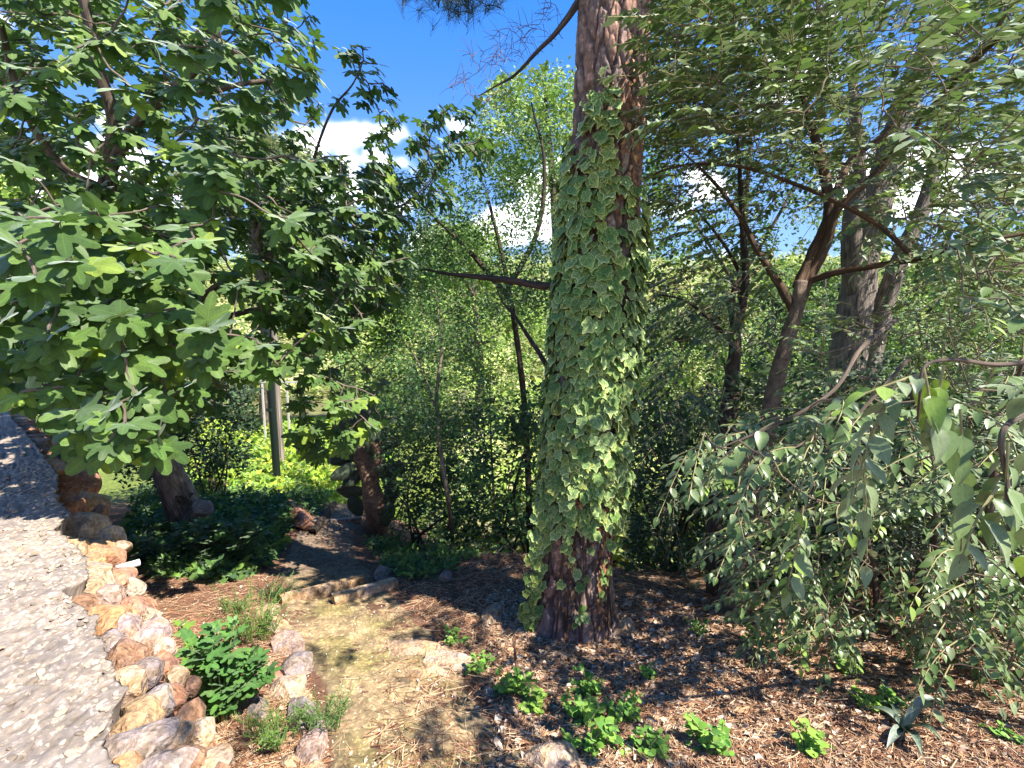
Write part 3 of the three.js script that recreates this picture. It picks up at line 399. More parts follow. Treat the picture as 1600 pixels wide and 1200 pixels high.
{
  const NA = 420, NL = 900, h2 = (a, b) => { let h = Math.imul(a | 0, 374761393) ^ Math.imul(b | 0, 668265263); h = Math.imul(h ^ (h >>> 13), 1274126177); return ((h ^ (h >>> 16)) >>> 0) / 4294967296; };
  const plate = (x, y, per) => { let d1 = 9, d2 = 9, id = 0; const X = Math.floor(x), Y = Math.floor(y); for (let a = -1; a <= 1; a++) for (let b = -1; b <= 1; b++) { const cx = ((X + a) % per + per) % per, q = h2(cx, Y + b), w = h2(cx + 57, Y + b + 31), dx = x - X - a - 0.1 - 0.8 * q, dy = y - Y - b - 0.1 - 0.8 * w, d = Math.hypot(dx, dy * 0.9); if (d < d1) { d2 = d1; d1 = d; id = h2(cx + 5, Y + b + 77); } else if (d < d2) d2 = d; } return [d2 - d1, id]; };
  const outer = lin(0.3, 0.205, 0.17), greyp = lin(0.4, 0.34, 0.31), rust = lin(0.46, 0.22, 0.12), deep = lin(0.17, 0.105, 0.08), c = lin(0, 0, 0);
  const g = sheet(NA + 1, NL, (i, j) => {
    const f = j / (NL - 1), t = f < 0.9 ? f / 0.9 * 0.46 : 0.46 + (f - 0.9) / 0.1 * 0.54, p = PINE.curve.getPointAt(t), a = i / NA * Math.PI * 2, y = p.y, th = i / NA * 20, wob = 0.35 * fbm(Math.cos(a) * 3, y * 5, Math.sin(a) * 3, 3);
    const [e, id] = plate(i / NA * 17 + wob * 1.6, y * 4.6 + wob * 1.5, 17), [e2, id2] = plate(i / NA * 38 + wob * 4, y * 13 + wob * 3, 38);
    const ridge = smooth(0.0, 0.26, e), scale = smooth(0, 0.22, e2);
    const flare = 1 + 0.12 * smooth(0.35, -0.2, y) * Math.max(0, Math.sin(a * 3 + 0.6)) ;
    const r = PINE.r(y) * flare - 0.015 * (1 - ridge) - 0.004 * (1 - scale) + 0.006 * (id - 0.5) + 0.004 * (id2 - 0.5) + 0.01 * fbm(Math.cos(a) * 5, y * 12, Math.sin(a) * 5, 3);
    c.copy(outer).lerp(greyp, smooth(0.35, 0.8, id2 * 0.6 + id * 0.4) * 0.8).lerp(rust, 0.75 * smooth(0.5, 0.85, id * 0.5 + id2 * 0.3 + 0.8 * fbm(Math.cos(a) * 2, y * 1.4, Math.sin(a) * 2 + 7) + 0.25 * smooth(2, 3.2, y))).lerp(deep, 1 - ridge);
    c.lerp(deep, 0.5 * (1 - scale)); c.multiplyScalar(0.8 + 0.45 * id2);
    return [p.x + Math.cos(a) * r, y, p.z + Math.sin(a) * r, i / NA * 1.6, y * 1.2, c.r, c.g, c.b];
  });
  part('trunk', g, std(0xffffff, { vertexColors: true, map: TX.grain, bumpMap: TX.barkB, bumpScale: 0.005 }), pine);
  const bm = barkMat(lin(0.2, 0.13, 0.1)), gm = barkMat(lin(0.17, 0.13, 0.115));
  const top = PINE.curve.getPointAt(0.43), L = (name, pts, rr, m = bm) => part(name, limb(pts, rr, { seg: 8, rad: 8, seed: pts[0].x * 9 }), m, pine);
  // bare limb reaching to the upper left with dead twigs
  const bare = [at(930, -40, 2.62), at(898, 12, 2.66), at(868, 52, 2.72), at(837, 83, 2.8), at(805, 117, 2.86), at(772, 136, 2.95), at(748, 150, 3.0)];
  L('limb', bare, [0.024, 0.019, 0.014, 0.011, 0.008, 0.005, 0.003], gm);
  const r = rng(8), tw = [], bn = nodesOf([bare], 0.03);
  const twigTo = [[868, 8], [843, 38], [795, 44], [780, 56], [820, 40], [764, 62], [722, 88], [748, 112], [700, 138], [716, 118], [735, 84], [770, 92], [820, 68], [730, 146], [760, 160], [790, 158], [860, 10], [845, 4], [880, 60]].map(([x, y], k) => at(x, y, 2.75 + 0.25 * r()));
  tw.push(growTwigs(bn.slice(), twigTo, 0.0035, 0.0012, 5, -0.05));
  for (let k = 0; k < 150; k++) { const b = twigTo[(r() * twigTo.length) | 0].clone().lerp(bn[(r() * bn.length) | 0], r() * 0.5), d = V(r() - 0.6, r() - 0.5, r() - 0.5).normalize(); tw.push(limb([b, b.clone().addScaledVector(d, 0.05).add(V(0, 0.012, 0)), b.clone().addScaledVector(d, 0.11)], [0.0016, 0.0013, 0.0007], { seg: 2, rad: 4, bump: 0 })); }
  const tm = part('twig', mergeGeometries(tw), gm, pine, 'stuff'); tm.material = std(lin(0.16, 0.11, 0.1));
  L('limb', [at(1000, 60, 2.68), at(1012, 22, 2.65), at(1022, 2, 2.6), at(1034, -40, 2.5)], [0.024, 0.02, 0.017, 0.014]);
  L('limb', [at(892, 447, 2.7), at(850, 447, 2.85), at(800, 439, 3.0), at(742, 432, 3.2), at(700, 428, 3.4), at(660, 420, 3.6)], [0.026, 0.024, 0.022, 0.018, 0.012, 0.006], barkMat(lin(0.11, 0.07, 0.05)));
  L('limb', [at(880, 590, 2.75), at(862, 580, 2.9), at(838, 545, 3.1), at(805, 495, 3.3), at(785, 470, 3.45), at(772, 440, 3.6)], [0.02, 0.019, 0.016, 0.012, 0.008, 0.004], barkMat(lin(0.1, 0.07, 0.05)));
  // needled boughs above, mostly over the frame
  const needle = new THREE.ConeGeometry(0.0012, 0.15, 3, 1, true); needle.translate(0, 0.075, 0); const tuft = []; for (let k = 0; k < 15; k++) { const n = needle.clone(), a = r() * 6.28, e = 0.25 + 0.9 * r(); n.rotateZ(e); n.rotateY(a); n.translate(0, (r() - 0.5) * 0.08, 0); tuft.push(n); }
  const tg = mergeGeometries(tuft), spots = [], boughs = [];
  for (const [px, py, d, sp, n] of [[680, -4, 3.0, 0.2, 30], [715, 2, 3.05, 0.2, 34], [745, -6, 2.95, 0.16, 20], [650, -26, 3.0, 0.1, 24], [700, -34, 3.2, 0.18, 60], [735, 18, 3.0, 0.035, 8], [730, -80, 3.2, 0.3, 70]]) { const c0 = at(px, py, d); for (let k = 0; k < n; k++) spots.push(c0.clone().add(V((r() - 0.5) * 2, (r() - 0.5) * 1.2, (r() - 0.5) * 2).multiplyScalar(sp))); }
  for (let k = 0; k < 13; k++) { const y = 4.4 + 3.6 * k / 13, a = k * 2.4 + 0.6, len = 2.6 - 1.4 * k / 13, s = PINE.curve.getPointAt(clamp((y + 0.3) / PINE.len)), d = V(Math.cos(a), 0.25, Math.sin(a)), pts = [0, 0.35, 0.7, 1].map((t) => s.clone().addScaledVector(d, len * t).add(V(0, 0.25 * t * t, 0))); boughs.push(pts);
    for (let q = 0; q < 46; q++) { const t = 0.4 + 0.6 * Math.sqrt(r()); spots.push(s.clone().addScaledVector(d, len * t).add(V((r() - 0.5) * 1.1, (r() - 0.2) * 0.6, (r() - 0.5) * 1.1))); } }
  boughs.push([at(940, -190, 2.66), at(850, -140, 2.8), at(760, -60, 2.95), at(700, -10, 3.05)]);
  for (const b of boughs) L('limb', b, [0.05, 0.035, 0.02, 0.008]);
  const near = nodesOf(boughs, 0.1), g2 = growTwigs(near, spots.filter((_, k) => k % 4 === 0), 0.006, 0.002, 9, 0, 1.5); part('twig', g2, bm, pine, 'stuff');
  putSprigs(pine, spots, tg, std(0xffffff, { roughness: 0.6 }), [lin(0.045, 0.075, 0.035), lin(0.06, 0.085, 0.05), lin(0.035, 0.06, 0.04)], 12, 0.7, 1.2);
}
{ // ivy
  const ivy = thing('ivy_plant', 'variegated ivy with cream edged leaves climbing and covering the pine trunk', 'ivy', pine.position.clone().add(V(0, 0, 0.24)));
  const r = rng(21), leaves = [], stems = [], dead = [];
  const R = (y) => PINE.r(y) + 0.02, C = (y) => PINE.curve.getPointAt(clamp((y + 0.32) / PINE.len));
  const camA = (p) => Math.atan2(EYE.z - p.z, EYE.x - p.x);
  // how thick the cover is at an angle (0 = facing the camera, negative = its left in the photo) and height
  const cover = (a, y) => {
    const n = fbm(a * 2.2 + 3, y * 2.4, 5, 3);
    if (y > 3.05) return 0; let c = 1;
    if (y > 2.05) { const u = (y - 2.05) / 0.9; c = clamp(1.15 - 1.5 * u - 1.6 * u * Math.max(0, a + 0.2) + 1.9 * n + (Math.abs(a + 0.05 - 0.15 * u) < 0.2 ? 0.55 : 0)); if (y > 2.1 && a > 0.2) c *= smooth(2.75, 2.1, y) * (a < 0.85 ? 0.35 : 0.9); }
    else if (y > 1.6) c = a > 0.45 && a < 0.8 ? 0.3 + n : 1;
    if (y < 0.72) { const low = smooth(0.72, 0.2, y); c = 1 - low * 1.1 + n * 1.4 * low; if (Math.abs(a + 0.05) < 0.1 && y > 0.35 && y < 0.75) c -= 0.8; if (Math.abs(a - 0.55) < 0.16 && y < 0.8) c -= 0.5; }
    if (y < 0.3) { c = n * 0.8 - 0.12; if (Math.abs(a - 0.12) < 0.1) c = 0.55; if (Math.abs(a - 0.72) < 0.12) c = 0.35; if (a < -1.05 && a > -1.7) c = 0.5; if (y < 0.0 && Math.abs(a) < 1) c -= 0.35; }
    return c;
  };
  for (let k = 0; k < 5600; k++) {
    const y = -0.1 + 3.15 * r(), a = (r() - 0.5) * 4.4; if (r() > cover(a, y) * 0.9) continue;
    const p = C(y), A = camA(p) - a * 1, n = V(Math.cos(A), 0, Math.sin(A)), tan = V(-n.z, 0, n.x), thick = (0.006 + 0.042 * r() * r() * smooth(0.15, 0.8, y) * smooth(2.9, 2.2, y)) , pos = p.clone().addScaledVector(n, R(y) + thick); pos.y = y + 0.03;
    const s = 0.047 * (0.38 + 0.85 * r()) * (y < 0.5 ? 0.8 : 1) * (y > 1.6 ? 1.1 : 1), d = V(0, -1, 0).addScaledVector(tan, (r() - 0.5) * 1.9).addScaledVector(n, 0.15 + 0.75 * r()), up = n.clone().add(V(0, 0.3 + 0.8 * r(), 0)).addScaledVector(tan, (r() - 0.5) * 1.4);
    leaves.push({ m: pose(pos, d, up, s * 1.25), size: s * 1.25, k: y > 2.3 && r() < 0.3 ? 3 : r() < 0.1 ? 3 : (r() * 3) | 0 });
  }
  // a loose trailing strand at the left foot of the trunk, and runners on the litter
  const strand = [[846, 800], [840, 850], [836, 890], [830, 930], [826, 966]];
  for (const [x, y] of strand) for (let k = 0; k < 16; k++) { const p = at(x + (r() - 0.5) * 26, y + (r() - 0.5) * 46, 2.5), s = 0.035 + 0.025 * r(); leaves.push({ m: pose(p, V(r() - 0.5, -0.9, 0.4), V(r() - 0.5, 0.5, 1), s), size: s, k: (r() * 4) | 0 }); }
  stems.push(limb(strand.map(([x, y]) => at(x, y, 2.5)), [0.004, 0.003, 0.002], { seg: 5, rad: 5 }));
  for (let k = 0; k < 7; k++) { const a0 = (r() - 0.5) * 2.6, y1 = 0.9 + r() * 1.8, pts = []; for (let q = 0; q <= 8; q++) { const y = -0.1 + (y1 + 0.1) * q / 8, p = C(y), A = camA(p) - a0 - 0.25 * noise(q * 0.4 + k * 9, 2); pts.push(V(p.x + Math.cos(A) * (R(y) + 0.006), y, p.z + Math.sin(A) * (R(y) + 0.006))); } stems.push(limb(pts, [0.005, 0.005, 0.003], { seg: 4, rad: 6, seed: k })); }
  part('stem', mergeGeometries(stems), barkMat(lin(0.23, 0.13, 0.08)), ivy, 'stuff');
  const { mats, tint } = palette([lin(0.5, 0.58, 0.23), lin(0.62, 0.68, 0.36), lin(0.33, 0.45, 0.15), lin(0.66, 0.64, 0.22)], { map: ivyTex, trans: 0.25, coat: 0.22, coatRough: 0.45, vertexColors: true });
  putLeaves(ivy, leaves, GEO.ivy, mats, tint, 31, 300);
  // withered orange leaves caught in the bark
  for (let k = 0; k < 300; k++) { const hi = r() < 0.3, y = hi ? 2.2 + 0.9 * r() : -0.05 + 0.95 * r(), a = hi ? 0.62 + 0.5 * (r() - 0.5) : r() < 0.55 ? 0.68 + 0.3 * (r() - 0.5) : r() < 0.7 ? -0.12 + 0.22 * (r() - 0.5) : (r() - 0.5) * 1.5; if (y < 0 && r() < 0.6) continue; const p = C(y), A = camA(p) - a, n = V(Math.cos(A), 0, Math.sin(A)), pos = p.clone().addScaledVector(n, R(y) + 0.01 * r()); pos.y = y; dead.push({ m: pose(pos, V(r() - 0.5, -0.8, r() - 0.5).addScaledVector(n, 0.3), n.clone().add(V(r() - 0.5, r() - 0.5, r() - 0.5)), 0.026 + 0.024 * r()), size: 0.04 }); }
  const pal = palette([lin(0.36, 0.17, 0.07), lin(0.28, 0.12, 0.06), lin(0.45, 0.27, 0.12)], { trans: 0.25, coat: 0.05 }); const im = putLeaves(ivy, dead, [GEO.oval[1]], pal.mats, pal.tint, 33, 0); im.name = 'withered_leaf';
}

// ------------------------------------------------------------------ fig tree on the left
{
  const base = onGround(298, 838), fig = thing('fig_tree', 'large fig tree with broad dark lobed leaves filling the left of the photo', 'fig tree', base);
  const bm = barkMat(lin(0.44, 0.36, 0.31), { bumpScale: 0.004 }), bm2 = barkMat(lin(0.24, 0.19, 0.15), { bumpScale: 0.004 });
  const trunk = [base.clone().add(V(0.02, -0.2, 0)), at(296, 822, 4.4), at(278, 772, 4.36), at(262, 735, 4.3), at(243, 690, 4.2), at(222, 630, 4.0), at(204, 540, 3.8), at(186, 430, 3.6), at(168, 300, 3.4)];
  const g = limb(trunk, [0.21, 0.16, 0.14, 0.125, 0.115, 0.11, 0.105, 0.1, 0.09], { seg: 12, rad: 24, bump: 0.07, seed: 4 }); part('trunk', g, bm, fig);
  // scar where a limb was cut off, and a torn stub lower down
  const scar = at(283, 778, 4.25), sg = []; const rr = rng(3); for (let k = 0; k < 22; k++) { const q = rock(0.018 + 0.02 * rr(), 0.012, 0.014, 50 + k, 1, 0.3); q.rotateZ(rr() * 3); q.translate(scar.x + (rr() - 0.35) * 0.16, scar.y + (rr() - 0.5) * 0.09, scar.z + (rr() - 0.5) * 0.05); sg.push(q); } part('bark_scar', mergeGeometries(sg), bm2, fig);
  const stub = limb([at(300, 838, 4.35), at(306, 812, 4.28), at(318, 792, 4.2)], [0.11, 0.105, 0.085], { rad: 18, seed: 8, bump: 0.12 }); part('stump', stub, bm, fig);
  const limbs = [
    [[trunk[8], at(172, 250, 3.3), at(178, 190, 3.2), at(150, 90, 3.1), at(120, -60, 3.0), at(90, -250, 2.9)], [0.085, 0.07, 0.06, 0.045, 0.035, 0.02]],
    [[at(180, 400, 3.55), at(160, 300, 3.3), at(105, 270, 3.2), at(70, 225, 3.1), at(30, 150, 2.9), at(0, 30, 2.8)], [0.07, 0.055, 0.045, 0.04, 0.03, 0.02]],
    [[at(174, 260, 3.3), at(215, 190, 3.15), at(262, 145, 3.0), at(300, 115, 2.95), at(335, 60, 2.9), at(350, 0, 2.9)], [0.06, 0.05, 0.045, 0.032, 0.025, 0.012]],
    [[at(262, 145, 3.0), at(330, 142, 3.05), at(385, 130, 3.15), at(440, 125, 3.3), at(480, 135, 3.4)], [0.03, 0.026, 0.022, 0.016, 0.008]],
    [[at(212, 590, 3.9), at(260, 520, 3.8), at(320, 462, 3.8), at(352, 440, 3.8), at(420, 400, 3.9), at(470, 352, 4.0), at(500, 335, 4.1), at(560, 338, 4.2), at(620, 325, 4.2), at(665, 290, 4.2), at(695, 240, 4.2)], [0.06, 0.052, 0.045, 0.04, 0.036, 0.032, 0.028, 0.022, 0.016, 0.011, 0.006]],
    [[at(205, 600, 3.9), at(300, 520, 4.0), at(400, 484, 4.1), at(470, 487, 4.1), at(540, 490, 4.1), at(590, 505, 4.1), at(620, 540, 4.1)], [0.05, 0.042, 0.034, 0.03, 0.026, 0.014, 0.006]],
    [[at(200, 560, 3.8), at(150, 540, 3.2), at(90, 520, 2.6), at(40, 480, 2.1), at(-30, 430, 1.7)], [0.05, 0.04, 0.03, 0.022, 0.012]],
    [[at(215, 600, 3.9), at(180, 600, 3.2), at(160, 610, 2.5), at(150, 620, 1.95), at(165, 640, 1.75)], [0.04, 0.03, 0.02, 0.013, 0.007]],
    [[at(95, 430, 2.9), at(75, 380, 2.4), at(95, 350, 2.0), at(120, 340, 1.8)], [0.025, 0.02, 0.014, 0.007]],
    [[at(470, 352, 4.0), at(490, 250, 3.8), at(520, 170, 3.7), at(552, 130, 3.6), at(568, 95, 3.6)], [0.022, 0.017, 0.013, 0.009, 0.005]],
  ];
  for (const [p, q] of limbs) part('limb', limb(p, q.map((x) => x * 0.68), { seg: 8, rad: 9, seed: p[0].x * 5, bump: 0.1 }), bm2, fig);
  const r = rng(101), leaves = [];
  const left = [[-40, -60], [470, -60], [500, 40], [505, 150], [470, 260], [520, 330], [560, 420], [520, 540], [440, 600], [380, 590], [330, 650], [260, 700], [120, 660], [-40, 560]];
  const sets = [
    scatter(left, 2.3, 4.8, 960, 51, 0.065), scatter([[-40, 300], [300, 330], [330, 560], [280, 640], [230, 700], [120, 700], [-40, 600]], 1.75, 2.4, 76, 52, 0.11),
    scatter([[430, 260], [560, 230], [640, 280], [640, 440], [560, 520], [470, 560], [430, 420]], 3.0, 4.8, 270, 53, 0.07), scatter([[452, 590], [600, 560], [615, 640], [560, 690], [500, 720], [455, 700]], 3.0, 3.8, 34, 54, 0.09),
    scatter([[600, 180], [740, 160], [780, 220], [720, 300], [640, 330], [560, 260]], 3.5, 4.4, 52, 55, 0.08), [at(566, 72, 3.6), at(590, 100, 3.6), at(560, 100, 3.65), at(598, 130, 3.6), at(548, 72, 3.6), at(575, 130, 3.6), at(615, 150, 3.7), at(536, 150, 3.7), at(580, 150, 3.7), at(604, 172, 3.9)],
    scatter([[-500, -500], [300, -500], [330, -40], [-40, -40], [-40, 500], [-500, 500]], 2.4, 4.5, 110, 56, 0.2),
    [at(195, 660, 1.7), at(150, 645, 1.72), at(238, 690, 1.8), at(170, 690, 1.66), at(110, 640, 1.75), at(92, 345, 1.6), at(110, 405, 1.55), at(55, 430, 1.55), at(30, 380, 1.6)],
  ];
  const targets = sets.flat(), nodes = nodesOf(limbs.map((l) => l[0]), 0.1);
  part('twig', growTwigs(nodes, targets, 0.011, 0.0045, 61, 0.03), barkMat(lin(0.33, 0.27, 0.22), { bumpScale: 0.002 }), fig, 'stuff');
  for (const p of targets) { const out = p.clone().sub(at(190, 420, 3.7)); out.y *= 0.5; out.normalize(); const ax = out.add(V((r() - 0.5) * 0.9, 0.35, (r() - 0.3) * 0.9)).normalize(), young = r() < 0.08; rosette(leaves, p, ax, 5 + (r() * 4 | 0), p.z > -2.5 ? 0.122 : 0.1, r, 0.75, (i) => (young && i < 3 ? 4 : r() < 0.06 ? 4 : (r() * 4) | 0), 0.9); }
  const { mats, tint } = palette([lin(0.095, 0.2, 0.03), lin(0.125, 0.245, 0.038), lin(0.07, 0.16, 0.028), lin(0.16, 0.28, 0.05), lin(0.29, 0.42, 0.045)], { map: figTex, trans: 0.46, coat: 0.17, coatRough: 0.36 });
  putLeaves(fig, leaves, GEO.fig, mats, tint, 63, 300);
}

// ------------------------------------------------------------------ broad-leaved trees and shrubs on the right
const OV = { map: ovalTex, trans: 0.36, coat: 0.45, coatRough: 0.3 }, OVS = { map: ovalTex, trans: 0.32, coat: 0.6, coatRough: 0.3 };
const dull = [lin(0.155, 0.26, 0.07), lin(0.2, 0.3, 0.1), lin(0.12, 0.21, 0.055), lin(0.27, 0.35, 0.17), lin(0.3, 0.46, 0.06)];
const brownBark = barkMat(lin(0.19, 0.115, 0.065)), ringBark = std(lin(0.24, 0.18, 0.14), { map: TX.ring, bumpMap: TX.ringB, bumpScale: 0.006 }), paleTwig = std(lin(0.36, 0.28, 0.21), { map: TX.bark });
function leafyTree(name, label, category, base, o) {
  const t = thing(name, label, category, base, o.group), leaves = [], twigs = [], r = rng(o.seed), nodes = [];
  o.stems.forEach(([pts, rad], i) => { part(i < (o.trunks || 1) ? o.trunkName || 'trunk' : 'limb', limb(pts, rad, { seg: 9, rad: i ? 9 : 14, seed: i + o.seed, bump: 0.1 }), i < (o.trunks || 1) ? o.bark : o.bark2 || o.bark, t); });
  nodes.push(...nodesOf(o.stems.slice(o.skip || 0).map((s) => s[0]), 0.08));
  const tg = growTwigs(nodes, o.targets, o.r0 || 0.006, 0.002, o.seed + 1, o.sagT ?? 0.02, o.reach || 3); if (tg) part('twig', tg, o.twigMat || paleTwig, t, 'stuff');
  const mid = o.centre || o.targets.reduce((a, p) => a.add(p), V(0, 0, 0)).multiplyScalar(1 / o.targets.length);
  for (const p of o.targets) { const young = r() < (o.young ?? 0.08), d = p.clone().sub(mid); d.y *= 0.4; d.normalize().multiplyScalar(0.7).add(V(r() - 0.5, (r() - 0.5) * 0.6, r() - 0.5)).normalize(); spray(leaves, twigs, p, d, (o.len || 0.3) * (0.7 + 0.6 * r()), o.n || 11, o.size || 0.075, r, { sag: o.sag ?? 0.5, hang: o.hang ?? 0.5, k: (q) => (young && q > 0.6 ? 4 : (r() * 4) | 0) }); }
  if (o.extra) for (const e of o.extra) spray(leaves, twigs, e.p, e.d, e.len, e.n, e.size, r, { sag: e.sag ?? 0.6, hang: e.hang ?? 0.35, rad: 0.0035, k: e.k });
  if (twigs.length) part('shoot', mergeGeometries(twigs), o.shootMat || std(lin(0.25, 0.22, 0.1)), t, 'stuff');
  const { mats, tint } = palette(o.colors || dull, o.leaf || OV); putLeaves(t, leaves, GEO.oval, mats, tint, o.seed + 2, o.keep ?? 300);
  return t;
}
const A3 = (list) => list.map((a) => at(...a));
const overhead = []; { const r = rng(209); while (overhead.length < 24) { const p = V(1.2 + 1.7 * r(), 2.9 + 1.3 * r(), -1.2 + 1.4 * r()); if (overhead.every((q) => q.distanceToSquared(p) > 0.012)) overhead.push(p); } }
{
  const b = onGround(1140, 950);
  leafyTree('hackberry_tree', 'brown forked tree with ringed trunk standing right of the pine', 'tree', b, { seed: 201, bark: ringBark, bark2: brownBark, skip: 1, sag: 0.16, hang: 0.2, size: 0.074, n: 12, len: 0.28,
    stems: [[[b.clone().add(V(0, -0.15, 0)), ...A3([[1147, 900, 2.75], [1165, 800, 2.8], [1195, 680, 2.85], [1222, 560, 2.9], [1243, 490, 2.92], [1252, 440, 2.95]])], [0.095, 0.07, 0.06, 0.053, 0.047, 0.042, 0.038]],
      [A3([[1246, 480, 2.93], [1262, 440, 2.95], [1290, 385, 2.95], [1310, 325, 2.9], [1360, 280, 2.85], [1400, 235, 2.8], [1450, 175, 2.75], [1500, 110, 2.7], [1560, 40, 2.6], [1600, -40, 2.5]]), [0.034, 0.034, 0.029, 0.025, 0.022, 0.019, 0.016, 0.013, 0.01, 0.007]],
      [A3([[1250, 450, 2.95], [1270, 400, 3], [1295, 340, 3], [1290, 280, 3.05], [1272, 210, 3.1], [1255, 150, 3.1], [1235, 90, 3.1]]), [0.045, 0.042, 0.036, 0.03, 0.025, 0.018, 0.01]],
      [A3([[1243, 490, 2.92], [1215, 440, 3], [1180, 385, 3.1], [1160, 345, 3.2], [1120, 290, 3.3], [1070, 240, 3.4]]), [0.03, 0.025, 0.02, 0.017, 0.012, 0.006]],
      [A3([[1262, 440, 2.95], [1310, 425, 2.8], [1370, 415, 2.65], [1430, 405, 2.5], [1500, 385, 2.4], [1600, 365, 2.3]]), [0.022, 0.02, 0.018, 0.016, 0.013, 0.008]],
      [A3([[1420, 395, 2.3], [1370, 350, 2.35], [1300, 312, 2.4], [1240, 287, 2.5], [1170, 263, 2.55], [1100, 256, 2.6], [1050, 262, 2.62], [1022, 272, 2.65]]), [0.013, 0.012, 0.011, 0.01, 0.009, 0.008, 0.006, 0.004]],
      [[at(1450, 175, 2.75), at(1560, 60, 2.2), V(2.3, 3.2, -1.2), V(2.1, 3.5, -0.6), V(1.8, 3.7, -0.1)], [0.015, 0.012, 0.01, 0.007, 0.004]],
      [A3([[1300, 320, 3], [1330, 250, 3.2], [1390, 200, 3.2], [1430, 100, 3.2], [1450, -40, 3.2]]), [0.028, 0.022, 0.018, 0.013, 0.007]]],
    targets: [...scatter([[1060, -40], [1640, -60], [1640, 480], [1480, 440], [1360, 380], [1280, 250], [1180, 260], [1080, 240]], 2.0, 3.8, 700, 202, 0.05), ...scatter([[1030, -20], [1330, -20], [1330, 160], [1180, 210], [1030, 250], [1010, 160]], 2.0, 3.4, 260, 203, 0.05), ...scatter([[1330, 40], [1640, 0], [1640, 600], [1420, 420]], 1.5, 2.3, 84, 204, 0.07), ...scatter([[1030, 270], [1200, 280], [1240, 420], [1180, 520], [1040, 500]], 2.9, 4.2, 130, 205, 0.07), ...scatter([[1000, -300], [1700, -300], [1700, -60], [1000, -60]], 2.4, 4, 20, 206, 0.2), ...scatter([[1640, -700], [2300, -700], [2300, 100], [1640, 100]], 1.1, 2.2, 14, 207, 0.12), ...overhead], centre: at(1340, 330, 2.9) });
}
{
  const b = onGround(1120, 925);
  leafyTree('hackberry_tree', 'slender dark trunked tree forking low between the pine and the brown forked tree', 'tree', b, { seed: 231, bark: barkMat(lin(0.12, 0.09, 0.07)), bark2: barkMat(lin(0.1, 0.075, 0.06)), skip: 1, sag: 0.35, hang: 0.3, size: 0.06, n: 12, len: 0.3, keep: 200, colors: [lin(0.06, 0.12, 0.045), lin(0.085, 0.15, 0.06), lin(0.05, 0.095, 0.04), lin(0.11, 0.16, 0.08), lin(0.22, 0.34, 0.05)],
    stems: [[[b.clone().add(V(0, -0.15, 0)), ...A3([[1116, 850, 3], [1124, 740, 3.1], [1136, 640, 3.2], [1147, 560, 3.3], [1150, 515, 3.35]])], [0.07, 0.06, 0.052, 0.046, 0.042, 0.04]],
      [A3([[1149, 520, 3.35], [1160, 480, 3.4], [1165, 430, 3.4], [1160, 350, 3.4], [1156, 270, 3.4], [1150, 180, 3.4]]), [0.032, 0.028, 0.025, 0.02, 0.014, 0.008]],
      [A3([[1149, 520, 3.35], [1143, 490, 3.4], [1146, 455, 3.45], [1155, 430, 3.5], [1130, 380, 3.5], [1090, 330, 3.5]]), [0.026, 0.023, 0.02, 0.016, 0.012, 0.006]],
      [A3([[1147, 540, 3.3], [1110, 500, 3.3], [1070, 470, 3.3], [1030, 460, 3.3]]), [0.016, 0.013, 0.009, 0.005]]],
    targets: [...scatter([[1010, 430], [1240, 420], [1250, 580], [1140, 640], [1010, 640]], 2.6, 4, 80, 232, 0.1), ...scatter([[1020, 100], [1230, 120], [1240, 330], [1020, 330]], 3.2, 4.4, 230, 233, 0.07), ...scatter([[990, 600], [1240, 590], [1260, 840], [1130, 880], [990, 840]], 2.9, 4.6, 110, 234, 0.1)] });
}
